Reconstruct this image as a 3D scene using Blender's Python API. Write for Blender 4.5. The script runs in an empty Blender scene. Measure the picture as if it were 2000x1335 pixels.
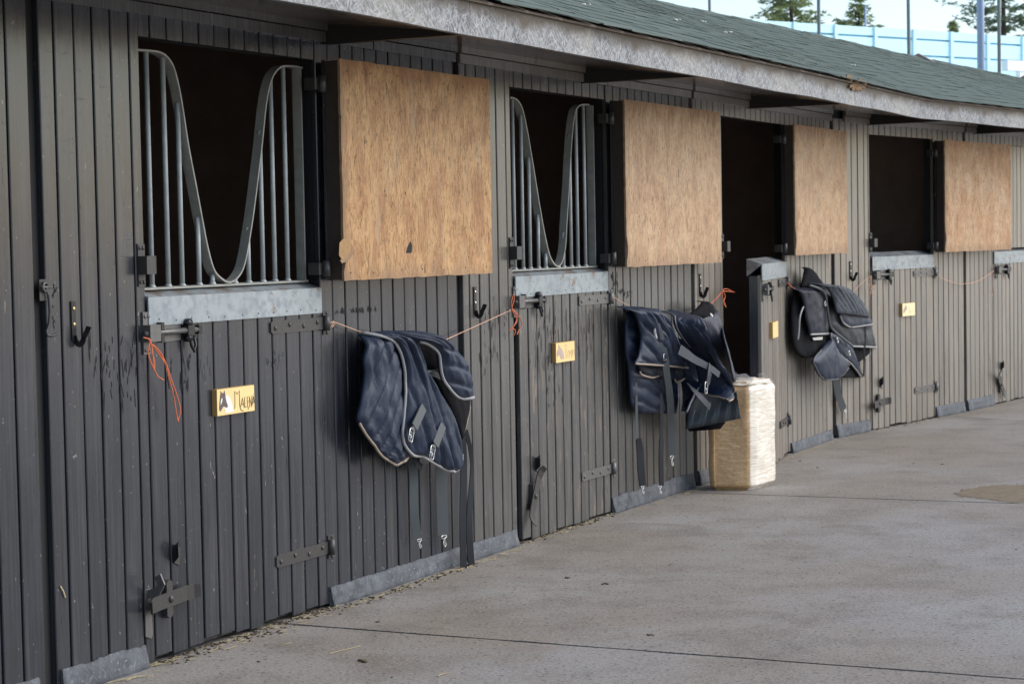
import bpy, bmesh, math, random
from mathutils import Vector, Matrix, noise as mnoise
random.seed(7)
R = math.radians
sc = bpy.context.scene
COL = sc.collection

# ------------------------------------------------------------------ camera, world, sun, exposure
LENS, PITCH, ROLL, CAMZ = (71.6079, 0.050097, -0.018582, 1.4544)
cam_d = bpy.data.cameras.new('camera')
cam = bpy.data.objects.new('camera', cam_d)
COL.objects.link(cam)
cp, sp, cr, sr = math.cos(PITCH), math.sin(PITCH), math.cos(ROLL), math.sin(ROLL)
_R, _U, _F = Vector((1, 0, 0)), Vector((0, sp, cp)), Vector((0, cp, -sp))
_right, _up = _R*cr + _U*sr, _U*cr - _R*sr
cam.matrix_world = Matrix(((_right.x, _up.x, -_F.x, 0), (_right.y, _up.y, -_F.y, 0), (_right.z, _up.z, -_F.z, CAMZ), (0, 0, 0, 1)))
cam_d.lens, cam_d.sensor_width = LENS, 36
cam_d.clip_start, cam_d.clip_end = 0.1, 3000
cam_d.dof.use_dof = True
cam_d.dof.focus_distance = 8.4
cam_d.dof.aperture_fstop = 8.0
sc.camera = cam

SUN_EL, SUN_AZ = 41.0, 82.0          # azimuth measured from +Y towards +X
world = bpy.data.worlds.new('World')
sc.world = world
world.use_nodes = True
wn = world.node_tree
sky = wn.nodes.new('ShaderNodeTexSky')
sky.sky_type = 'NISHITA'
sky.sun_disc = False
sky.sun_elevation, sky.sun_rotation = R(SUN_EL), R(SUN_AZ)
sky.air_density, sky.dust_density, sky.ozone_density = 1.0, 1.6, 1.4
bg = wn.nodes['Background']
bg.inputs['Strength'].default_value = 0.12
wn.links.new(sky.outputs[0], bg.inputs['Color'])
sun_d = bpy.data.lights.new('sun', 'SUN')
sun_d.energy, sun_d.angle, sun_d.color = 1.2, R(60), (1.0, 0.98, 0.955)
sun = bpy.data.objects.new('sun', sun_d)
COL.objects.link(sun)
az, el = R(SUN_AZ), R(SUN_EL)
sdir = Vector((math.sin(az)*math.cos(el), math.cos(az)*math.cos(el), math.sin(el)))
sun.rotation_euler = sdir.to_track_quat('Z', 'Y').to_euler()
sun.location = sdir*30
sc.view_settings.view_transform = 'Standard'
sc.view_settings.look = 'None'
sc.view_settings.gamma = 1
sc.view_settings.use_curve_mapping = False
sc.cycles.use_denoising = True
sc.view_settings.exposure = 1.1

# ------------------------------------------------------------------ frames along the faceted wall
V = [(-1.5556, 6.6754), (-0.2433, 9.3807), (1.0741, 12.0943), (2.3317, 14.7996), (3.7418, 16.8226), (5.3712, 19.3416)]
th0 = math.atan2(V[1][1]-V[0][1], V[1][0]-V[0][0])
thl = math.atan2(V[5][1]-V[4][1], V[5][0]-V[4][0])
pre = (V[0][0]-6.0*math.cos(th0), V[0][1]-6.0*math.sin(th0))
post = (V[5][0]+3.0*math.cos(thl-.06), V[5][1]+3.0*math.sin(thl-.06))
PTS = [pre]+V+[post]
class Fr:
    def __init__(s, x, y, th, L=0):
        s.x, s.y, s.th, s.L = x, y, th, L
        s.t = (math.cos(th), math.sin(th)); s.n = (math.sin(th), -math.cos(th))
    def W(s, u, w, z):
        return Vector((s.x+s.t[0]*u+s.n[0]*w, s.y+s.t[1]*u+s.n[1]*w, z))
F = []
for a, b in zip(PTS[:-1], PTS[1:]):
    F.append(Fr(a[0], a[1], math.atan2(b[1]-a[1], b[0]-a[0]), math.hypot(b[0]-a[0], b[1]-a[1])))
NS = len(F)                     # F[0] .. F[6]; F[1]..F[5] carry the doors
FW = Fr(0, 0, 0)                # world frame: u = x, w = -y
_h = F[3].W(1.86, 0, 0); _t9 = F[3].th+R(10)
FD = Fr(_h.x-1.2*math.cos(_t9), _h.y-1.2*math.sin(_t9), _t9, 1.2)     # the door that stands ajar
FRM = {0: F[0], 1: F[1], 2: F[2], 3: F[3], 4: F[4], 5: F[5], 6: F[6], 9: FD}
GZ = -0.035                     # level of the yard
def mit(i, w, end):
    """u in frame i of the mitre with the next (end=1) or previous (end=0) facet at offset w"""
    j = i+1 if end else i-1
    base = F[i].L if end else 0.0
    if j < 0 or j >= NS: return base
    n1, n2 = F[i].n, F[j].n
    k = w/(1+n1[0]*n2[0]+n1[1]*n2[1])
    vx, vy = (n1[0]+n2[0])*k, (n1[1]+n2[1])*k
    return base+vx*F[i].t[0]+vy*F[i].t[1]

# ------------------------------------------------------------------ materials
def mat(name):
    m = bpy.data.materials.new(name); m.use_nodes = True
    return m, NT(m.node_tree)
class NT:
    def __init__(s, nt):
        s.nt = nt; s.b = nt.nodes['Principled BSDF']
        s.tc = nt.nodes.new('ShaderNodeTexCoord')
    def n(s, t, **k):
        nd = s.nt.nodes.new(t)
        for a, v in k.items(): setattr(nd, a, v)
        return nd
    def l(s, a, b): s.nt.links.new(a, b)
    def val(s, sock, v):
        if hasattr(v, 'is_linked') or isinstance(v, bpy.types.NodeSocket): s.l(v, sock)
        else: sock.default_value = v
    def coord(s, kind='Object', scale=(1, 1, 1), rot=(0, 0, 0), rnd=False):
        mp = s.n('ShaderNodeMapping')
        src = s.tc.outputs[kind]
        if rnd:
            oi = s.n('ShaderNodeObjectInfo'); vm = s.n('ShaderNodeVectorMath', operation='ADD')
            ml = s.n('ShaderNodeVectorMath', operation='SCALE'); ml.inputs[0].default_value = (37, 19, 53)
            s.l(oi.outputs['Random'], ml.inputs['Scale']); s.l(src, vm.inputs[0]); s.l(ml.outputs[0], vm.inputs[1])
            src = vm.outputs[0]
        s.l(src, mp.inputs['Vector']); mp.inputs['Scale'].default_value = scale; mp.inputs['Rotation'].default_value = rot
        return mp.outputs[0]
    def noise(s, vec, scale=5, detail=4, rough=.55, dist=0):
        nd = s.n('ShaderNodeTexNoise'); s.l(vec, nd.inputs['Vector'])
        nd.inputs['Scale'].default_value = scale; nd.inputs['Detail'].default_value = detail
        nd.inputs['Roughness'].default_value = rough; nd.inputs['Distortion'].default_value = dist
        return nd.outputs['Fac']
    def vor(s, vec, scale=5, feature='F1', out='Distance', rand=1):
        nd = s.n('ShaderNodeTexVoronoi', feature=feature); s.l(vec, nd.inputs['Vector'])
        nd.inputs['Scale'].default_value = scale; nd.inputs['Randomness'].default_value = rand
        return nd.outputs[out]
    def ramp(s, fac, *stops):
        nd = s.n('ShaderNodeValToRGB'); s.l(fac, nd.inputs[0]); e = nd.color_ramp.elements
        while len(e) < len(stops): e.new(.5)
        for el_, (p, c) in zip(e, stops):
            el_.position = p; el_.color = (c, c, c, 1) if isinstance(c, (int, float)) else (*c, 1)
        return nd.outputs[0]
    def mix(s, f, a, b, mode='MIX'):
        nd = s.n('ShaderNodeMix', data_type='RGBA', blend_type=mode)
        s.val(nd.inputs[0], f)
        for i, v in ((6, a), (7, b)):
            if isinstance(v, tuple): v = (*v, 1)[:4]
            s.val(nd.inputs[i], v)
        return nd.outputs[2]
    def math(s, op, a, b=0.0):
        nd = s.n('ShaderNodeMath', operation=op); s.val(nd.inputs[0], a); s.val(nd.inputs[1], b); return nd.outputs[0]
    def rnd(s):
        return s.n('ShaderNodeObjectInfo').outputs['Random']
    def bump(s, h, strength=.3, dist=.01, normal=None):
        nd = s.n('ShaderNodeBump'); s.l(h, nd.inputs['Height'])
        nd.inputs['Strength'].default_value = strength; nd.inputs['Distance'].default_value = dist
        if normal is not None: s.l(normal, nd.inputs['Normal'])
        return nd.outputs[0]
    def set(s, **k):
        for a, v in k.items():
            a = {'color': 'Base Color', 'rough': 'Roughness', 'metal': 'Metallic', 'normal': 'Normal', 'spec': 'Specular IOR Level', 'alpha': 'Alpha', 'coat': 'Coat Weight', 'coatr': 'Coat Roughness', 'sheen': 'Sheen Weight', 'trans': 'Transmission Weight', 'sss': 'Subsurface Weight'}[a]
            if isinstance(v, tuple): v = (*v, 1)[:4]
            s.val(s.b.inputs[a], v)

def paint(name, c0, c1, wear, rough=(.34, .52), spec=.5):
    m, N = mat(name)
    g = N.noise(N.coord(scale=(80, 80, 2.2), rnd=True), 1, 5, .62)
    bl = N.noise(N.coord(scale=(5, 5, 1.6), rnd=True), 1, 5, .6)
    c = N.mix(N.ramp(bl, (.3, 0.), (.72, 1.)), c0, c1)
    ov = N.mix(N.rnd(), (.86, .87, .89), (1.13, 1.11, 1.08)); c = N.mix(1, c, ov, 'MULTIPLY')
    c = N.mix(N.math('MULTIPLY', N.ramp(g, (.45, 0.), (.72, 1.)), .5), c, tuple(x*1.7 for x in c1))
    c = N.mix(N.math('MULTIPLY', N.ramp(g, (.28, 1.), (.42, 0.)), .5), c, tuple(x*.4 for x in c0))
    # dusty film in long streaks
    du = N.noise(N.coord(scale=(22, 22, 1.1), rnd=True), 1, 4, .6)
    c = N.mix(N.math('MULTIPLY', N.ramp(du, (.52, 0.), (.75, 1.)), .35), c, (.11, .105, .10))
    # pale scuffs and specks
    sp_ = N.noise(N.coord(scale=(60, 60, 34), rnd=True), 1, 3, .5)
    c = N.mix(N.math('MULTIPLY', N.ramp(sp_, (.70, 0.), (.75, 1.)), .6), c, (.26, .25, .23))
    # flaked wood
    fl = N.noise(N.coord(scale=(26, 26, 3.2), rnd=True), 1, 6, .65, .4)
    flm = N.ramp(fl, (wear, 0.), (wear+.04, 1.))
    c = N.mix(flm, c, (.17, .135, .10))
    # dark splits, knots and gnaw marks
    ck = N.noise(N.coord(scale=(40, 40, 4.5), rnd=True), 1, 5, .62, 1.5)
    ckm = N.ramp(ck, (.69, 0.), (.715, 1.))
    c = N.mix(ckm, c, (.006, .006, .006))
    gz = N.noise(N.coord(scale=(9, 9, 55), rnd=True), 1, 4, .6, .8)
    gm = N.math('MULTIPLY', N.ramp(gz, (.62, 0.), (.68, 1.)), N.ramp(bl, (.52, 0.), (.62, 1.)))
    hh = N.math('ADD', N.math('MULTIPLY', g, .6), N.math('MULTIPLY', ckm, -1.2))
    hh = N.math('ADD', hh, N.math('MULTIPLY', gm, -.15))
    hh = N.math('ADD', hh, N.math('MULTIPLY', N.noise(N.coord(scale=(16, 16, 9), rnd=True), 1, 3, .5), .6))
    N.set(color=c, rough=N.math('ADD', N.math('MULTIPLY', N.math('ADD', N.math('MULTIPLY', bl, .5), N.math('MULTIPLY', du, .5)), rough[1]-rough[0]), rough[0]), normal=N.bump(hh, .42, .003), spec=spec)
    return m
def plain(name, c, rough=.5, metal=0, var=.25, scale=20, spec=.5, bump=.15):
    m, N = mat(name)
    n = N.noise(N.coord(rnd=True), scale, 5, .6)
    col = N.mix(n, tuple(x*(1-var) for x in c), tuple(min(1, x*(1+var)) for x in c))
    N.set(color=col, rough=rough, metal=metal, normal=N.bump(n, bump, .003), spec=spec)
    return m
M = {}
M['paint'] = paint('dark_painted_wood', (.0185, .0200, .0245), (.032, .0340, .0400), .70, rough=(.13, .30), spec=.6)
M['paint_worn'] = paint('worn_painted_wood', (.054, .052, .049), (.090, .086, .080), .585, rough=(.17, .36), spec=.6)
M['paint_farlit'] = paint('far_lit_painted_wood', (.145, .126, .104), (.210, .185, .155), .71, rough=(.20, .40), spec=.6)  # sheen and stronger light of the far wall put into the colour
M['paint_midlit'] = paint('mid_lit_painted_wood', (.056, .054, .050), (.090, .085, .078), .70, rough=(.16, .34), spec=.6)  # halfway step of the same brightening, also put into the colour
M['soffit'] = paint('glossy_soffit_paint', (.046, .031, .021), (.072, .051, .036), .80, rough=(.12, .26))
M['rafter'] = plain('dark_rafter_paint', (.020, .016, .013), .5, var=.3)
M['freshwood'] = plain('freshly_chewed_wood', (.33, .19, .075), .7, var=.35, scale=25)
M['barewood'] = plain('bare_scratched_wood', (.17, .135, .105), .8, var=.4, scale=60)
M['black'] = plain('black_gap', (.008, .008, .009), .8)
M['inner'] = plain('dark_stable_timber', (.30, .215, .17), .8, var=.4, scale=6)
M['iron'] = plain('dark_iron', (.050, .047, .045), .45, .3, .4, 60)
M['ironlight'] = plain('worn_grey_iron', (.13, .125, .12), .45, .5, .4, 60)
M['blackmetal'] = plain('black_metal', (.012, .012, .013), .35, .2, .2)
M['brass'] = plain('brass', (.55, .42, .2), .35, .9, .2)
M['chrome'] = plain('bright_steel', (.55, .55, .53), .32, 1, .1, 60, bump=.02)

def galvanised(name, top=False):
    m, N = mat(name)
    a = N.noise(N.coord('Object', rnd=True), 4, 5, .6); b = N.noise(N.coord('Object', rnd=True), 26, 4, .6)
    c = N.mix(a, (.21, .245, .265), (.39, .425, .44))
    c = N.mix(N.math('MULTIPLY', N.ramp(b, (.45, 0.), (.66, 1.)), .6), c, (.15, .18, .195))
    r = N.noise(N.coord('Object', (1, 1, 1.6), rnd=True), 8, 6, .7)
    lo = (.46, .62) if top else (.58, .66)
    c = N.mix(N.ramp(r, (lo[0], 0.), (lo[1], .85)), c, (.16, .105, .075))
    N.set(color=c, rough=N.math('ADD', N.math('MULTIPLY', b, .3), .25), metal=.25 if not top else .1, normal=N.bump(b, .12, .003))
    return m
M['galv'] = galvanised('galvanised_cap'); M['galvtop'] = galvanised('rusty_cap_top', True)
M['bar'] = plain('grey_grille_steel', (.36, .39, .385), .55, .1, .3, 30)
M['strap'] = plain('tarnished_grille_strap', (.27, .27, .24), .55, .1, .35, 25)

def ply(name, c0, c1, c2, dark=.6):
    m, N = mat(name)
    fib = N.noise(N.coord(scale=(85, 85, 20), rnd=True), 1, 6, .72, 1.2)
    fine = N.noise(N.coord(scale=(120, 120, 40), rnd=True), 1, 5, .7, .8)
    band = N.noise(N.coord(scale=(9, 9, 1.6), rnd=True), 1, 6, .68, .6)
    blotch = N.noise(N.coord(scale=(7, 7, 3.4), rnd=True), 1, 7, .75, .5)
    c = N.mix(N.ramp(band, (.34, 0.), (.66, 1.)), c0, c1)
    c = N.mix(N.math('MULTIPLY', N.ramp(blotch, (.42, 0.), (.62, 1.)), .8), c, c2)
    c = N.mix(N.math('MULTIPLY', N.ramp(blotch, (.32, 1.), (.48, 0.)), .6), c, tuple(x*.7 for x in c1))
    c = N.mix(N.math('MULTIPLY', N.ramp(fib, (.48, 0.), (.62, 1.)), .8), c, (.15, .072, .028))
    c = N.mix(N.math('MULTIPLY', N.ramp(fine, (.56, 0.), (.68, 1.)), .65), c, (.58, .385, .19))
    gr = N.noise(N.coord(scale=(14, 14, 2.5), rnd=True), 1, 4, .6)
    c = N.mix(N.math('MULTIPLY', N.ramp(gr, (.56, 0.), (.72, 1.)), .45), c, (.33, .27, .20))
    pits = N.noise(N.coord(scale=(42, 42, 18), rnd=True), 1, 4, .55, 1.2)
    pm = N.ramp(pits, (.66, 0.), (.70, 1.))
    c = N.mix(N.math('MULTIPLY', pm, .9), c, (.045, .024, .012))
    # rim: darker at the top, browner at bottom and left
    sep = N.n('ShaderNodeSeparateXYZ'); N.l(N.coord('Generated'), sep.inputs[0])
    edge = N.noise(N.coord(scale=(18, 18, 5), rnd=True), 1, 5, .65)
    en = N.math('MULTIPLY', N.math('SUBTRACT', edge, .5), .42)
    tz = N.math('ADD', sep.outputs['Z'], en)
    c = N.mix(N.math('MULTIPLY', N.ramp(tz, (.88, 0.), (1.06, 1.)), dark), c, (.15, .06, .022))
    c = N.mix(N.math('MULTIPLY', N.ramp(tz, (-.05, 1.), (.08, 0.)), .55), c, (.25, .155, .09))
    tx = N.math('ADD', sep.outputs['X'], N.math('MULTIPLY', en, .5))
    c = N.mix(N.math('MULTIPLY', N.ramp(tx, (-.02, 1.), (.05, 0.)), .6), c, (.24, .15, .085))
    N.set(color=c, rough=.6, spec=.3, normal=N.bump(N.math('SUBTRACT', fib, pm), .5, .004))
    return m
M['ply1'] = ply('weathered_plywood', (.48, .255, .112), (.33, .165, .07), (.58, .37, .17))
M['ply2'] = ply('pale_plywood', (.52, .325, .185), (.42, .255, .145), (.55, .39, .235))
M['ply4'] = ply('reddish_plywood', (.58, .36, .18), (.44, .205, .09), (.58, .41, .26), .35)
M['plyedge'] = plain('plywood_edge', (.27, .165, .09), .75, var=.5, scale=40)
M['plycore'] = plain('shaded_door_edge', (.035, .024, .017), .75, var=.5, scale=40)  # colour darkened to give the shade on sides turned from the light
M['pine'] = plain('varnished_pine', (.80, .58, .25), .42, var=.1, scale=8)
M['pinepale'] = plain('pale_pine', (.88, .74, .42), .42, var=.08, scale=8)
M['pineedge'] = plain('pine_end_grain', (.45, .27, .09), .5, var=.2, scale=8)
M['ink'] = plain('burnt_lettering', (.10, .075, .03), .7)
M['inkpale'] = plain('faded_lettering', (.52, .42, .24), .7)
M['horsebrown'] = plain('brown_horse_paint', (.105, .075, .07), .6, bump=0)
M['horsepale'] = plain('faded_horse_paint', (.46, .35, .30), .6, bump=0)
M['horsewhite'] = plain('white_mane_paint', (.72, .73, .68), .6, var=.08, bump=0)

m, N = mat('grey_osb'); M['osb'] = m
fl = None
for k, (ang, sx, seed) in enumerate(((25, 1, 0), (80, 1.1, 7), (-40, .9, 13), (140, 1.2, 21))):
    v0 = N.n('ShaderNodeMapping'); N.l(N.tc.outputs['Object'], v0.inputs['Vector']); v0.inputs['Rotation'].default_value = (0, R(ang), 0)
    v = N.n('ShaderNodeMapping'); N.l(v0.outputs[0], v.inputs['Vector'])
    v.inputs['Scale'].default_value = (20*sx, 20, 105*sx); v.inputs['Location'].default_value = (seed, seed, seed)
    n_ = N.noise(v.outputs[0], 1, 3, .6, .25)
    fl = n_ if fl is None else N.math('MAXIMUM', fl, n_)
c = N.ramp(fl, (.52, (.09, .09, .095)), (.60, (.23, .235, .24)), (.66, (.30, .305, .31)), (.76, (.44, .44, .44)))
mo = N.noise(N.coord('Object'), 1.3, 3, .5)
c = N.mix(N.math('MULTIPLY', N.ramp(mo, (.45, 0.), (.7, 1.)), .35), c, (.42, .40, .34))
# damp stain creeping down from the shingles
sep = N.n('ShaderNodeSeparateXYZ'); N.l(N.tc.outputs['Object'], sep.inputs[0])
st = N.noise(N.coord('Object', (1, 1, 1)), 3.2, 5, .7)
hz = N.math('ADD', N.math('MULTIPLY', sep.outputs['Z'], 9.5), N.math('MULTIPLY', N.math('SUBTRACT', st, .5), 1.5))
c = N.mix(N.math('MULTIPLY', N.ramp(hz, (.50, 0.), (1.05, 1.)), .92), c, (.075, .052, .03))
N.set(color=c, rough=.6, spec=.35, normal=N.bump(fl, .5, .004))

def shingle_mat():
    m, N = mat('green_shingle')
    a = N.noise(N.coord('Object', rnd=True), 90, 3, .6); b = N.noise(N.coord('Object', rnd=True), 6, 4, .6)
    c = N.mix(N.rnd(), (.086, .108, .088), (.124, .147, .122))
    c = N.mix(N.math('MULTIPLY', b, .5), c, (.085, .105, .09))
    c = N.mix(N.math('MULTIPLY', N.ramp(a, (.55, 0.), (.7, 1.)), .35), c, (.10, .125, .118))
    N.set(color=c, rough=.9, spec=.15, normal=N.bump(a, .4, .002))
    return m
M['shingle'] = shingle_mat()
M['rot'] = plain('rotten_wood', (.20, .115, .055), .85, var=.6, scale=40, bump=.5)
M['drip'] = plain('roof_edge_felt', (.16, .125, .10), .8, var=.4, scale=30)

m, N = mat('plinth_render'); M['plinth'] = m
a = N.noise(N.coord('Object'), 12, 6, .7); b = N.noise(N.coord('Object'), 90, 4, .6)
c = N.mix(N.ramp(a, (.35, 0.), (.65, 1.)), (.036, .040, .046), (.105, .114, .125))
c = N.mix(N.math('MULTIPLY', N.ramp(b, (.6, 0.), (.7, 1.)), .5), c, (.34, .35, .35))
c = N.mix(N.math('MULTIPLY', N.ramp(b, (.30, 1.), (.40, 0.)), .6), c, (.04, .045, .05))
N.set(color=c, rough=.75, normal=N.bump(N.math('ADD', a, N.math('MULTIPLY', b, .6)), .6, .008))

m, N = mat('yard_concrete'); M['concrete'] = m
P = N.coord('Object')
big = N.noise(P, .55, 5, .6); mid = N.noise(P, 2.6, 6, .68); fine = N.noise(P, 85, 5, .75); grit = N.noise(P, 40, 4, .65)
c = N.mix(N.ramp(big, (.40, 0.), (.60, 1.)), (.225, .192, .153), (.252, .236, .212))
c = N.mix(N.math('MULTIPLY', N.ramp(mid, (.46, 0.), (.66, 1.)), .8), c, (.158, .132, .103))
c = N.mix(N.math('MULTIPLY', N.ramp(N.noise(P, 1.1, 5, .65, .4), (.54, 0.), (.68, 1.)), .55), c, (.285, .27, .25))
c = N.mix(N.math('MULTIPLY', N.ramp(N.noise(P, .8, 5, .7, .8), (.57, 0.), (.68, 1.)), .65), c, (.130, .110, .088))
c = N.mix(N.math('MULTIPLY', N.ramp(fine, (.52, 0.), (.62, 1.)), .75), c, (.075, .070, .066))
c = N.mix(N.math('MULTIPLY', N.ramp(fine, (.36, 1.), (.46, 0.)), .6), c, (.40, .385, .37))
c = N.mix(N.math('MULTIPLY', N.ramp(grit, (.58, 0.), (.64, 1.)), .8), c, (.055, .050, .045))
sd = N.noise(P, 26, 4, .6)
c = N.mix(N.math('MULTIPLY', N.ramp(sd, (.67, 0.), (.72, 1.)), .5), c, (.085, .072, .055))
N.set(color=c, rough=N.math('ADD', N.math('MULTIPLY', mid, .25), .55), spec=.4, normal=N.bump(N.math('ADD', fine, N.math('MULTIPLY', mid, 1.5)), .4, .004))
M['soil'] = plain('joint_soil', (.05, .045, .032), .95, var=.4, scale=60, bump=.5)
M['earth'] = plain('outer_bounce_ground', (.58, .53, .46), .9, var=.25, scale=.6)  # colour lightened so it bounces light as sunlit ground would
M['sand'] = plain('spilled_sand', (.185, .148, .105), 1.0, var=.5, scale=28, spec=.1, bump=.6)
M['straw'] = plain('straw', (.40, .33, .18), .7, var=.4, scale=9)
M['clod'] = plain('dirt_clod', (.085, .062, .036), .95, var=.5, scale=40)

def nylon(name, c, c2, rough=.48, spec=.34):
    m, N = mat(name)
    a = N.noise(N.coord('Object'), 9, 5, .6); w = N.noise(N.coord('Object', (1, 1, .45), (0, R(28), 0)), 38, 4, .6, .8)
    f = N.noise(N.coord('Object'), 420, 2, .5)
    col = N.mix(a, c, c2)
    N.set(color=col, rough=rough, spec=spec, normal=N.bump(N.math('ADD', N.math('MULTIPLY', w, .8), N.math('MULTIPLY', f, .12)), .6, .008))
    return m
M['navy'] = nylon('navy_nylon', (.0095, .0160, .034), (.0175, .0275, .053))
M['navyd'] = nylon('dark_navy_nylon', (.009, .012, .022), (.015, .019, .033))
M['greyq'] = nylon('grey_quilted_nylon', (.035, .042, .055), (.05, .058, .072), .6)
M['charcoal'] = nylon('charcoal_nylon', (.024, .028, .032), (.036, .041, .046), .55)
M['liner'] = nylon('coated_liner', (.026, .034, .039), (.042, .052, .058), .38)
M['fleece'] = plain('black_fleece', (.006, .006, .008), .95, var=.3, scale=60, spec=.2)
M['piping'] = plain('grey_piping', (.30, .29, .285), .55, var=.15, scale=30)
M['pipingtan'] = plain('tan_piping', (.30, .235, .18), .55, var=.2, scale=30)
M['pipingblue'] = plain('blue_grey_piping', (.22, .225, .27), .5, var=.15, scale=30)
M['web'] = plain('grey_webbing', (.072, .080, .084), .6, var=.12, scale=80)
M['webm'] = plain('slate_webbing', (.036, .043, .052), .65, var=.15, scale=80)
M['webd'] = plain('black_webbing', (.012, .014, .018), .65, var=.2, scale=80)
M['torn'] = plain('frayed_white_lining', (.62, .60, .55), .9, var=.2, scale=60)
M['twine'] = plain('orange_twine', (.62, .15, .06), .7, var=.3, scale=40)
M['twinepale'] = plain('faded_twine', (.62, .36, .24), .7, var=.2, scale=40)

m, N = mat('wood_shavings'); M['shavings'] = m
a = N.vor(N.coord('Object', (1, 1, 1.5)), 75, out='Color'); b = N.noise(N.coord('Object'), 45, 5, .7)
c = N.mix(a, (.60, .35, .15), (.80, .51, .25)); c = N.mix(N.ramp(b, (.5, 0.), (.75, .8)), c, (.50, .30, .14))
wr = N.noise(N.coord('Object', (14, 14, 90)), 1, 4, .6, .5)
N.set(color=c, rough=.4, spec=.5, coat=1.0, coatr=.12, normal=N.bump(N.math('ADD', wr, N.math('MULTIPLY', b, .15)), .4, .006))
m, N = mat('sheen_bale_film'); M['film'] = m  # bright glare on the plastic put into the colour as white
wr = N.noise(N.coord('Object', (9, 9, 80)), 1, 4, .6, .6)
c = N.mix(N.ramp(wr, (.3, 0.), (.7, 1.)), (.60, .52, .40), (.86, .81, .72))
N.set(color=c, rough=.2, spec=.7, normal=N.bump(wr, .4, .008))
m, N = mat('clear_film'); M['clear'] = m
N.set(color=(.75, .75, .73), rough=.12, alpha=.35)
M['bluepanel'] = plain('pale_blue_panel', (.60, .90, .97), .5, var=.05, scale=1, bump=0)
M['blueline'] = plain('blue_joint', (.32, .66, .86), .5, var=.1, scale=1, bump=0)
M['bluedark'] = plain('mid_blue_panel', (.36, .62, .80), .5, var=.1, scale=1, bump=0)
M['whiterail'] = plain('white_panel', (.82, .84, .85), .5, var=.04, scale=1, bump=0)
M['bluepost'] = plain('blue_grey_post', (.25, .33, .46), .4, .2, .1)
M['greenpost'] = plain('weathered_post', (.17, .20, .185), .6, .2, .2)
def needles(name, a, b):
    m, N = mat(name)
    n = N.noise(N.coord('Object'), .9, 4, .6)
    N.set(color=N.mix(n, a, b), rough=.75, spec=.2)
    return m
M['needle'] = needles('conifer_needles', (.22, .30, .14), (.40, .44, .22))
M['needle2'] = needles('cedar_needles', (.18, .26, .18), (.30, .36, .24))
M['bark'] = plain('conifer_bark', (.09, .07, .055), .9, var=.3)

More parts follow.
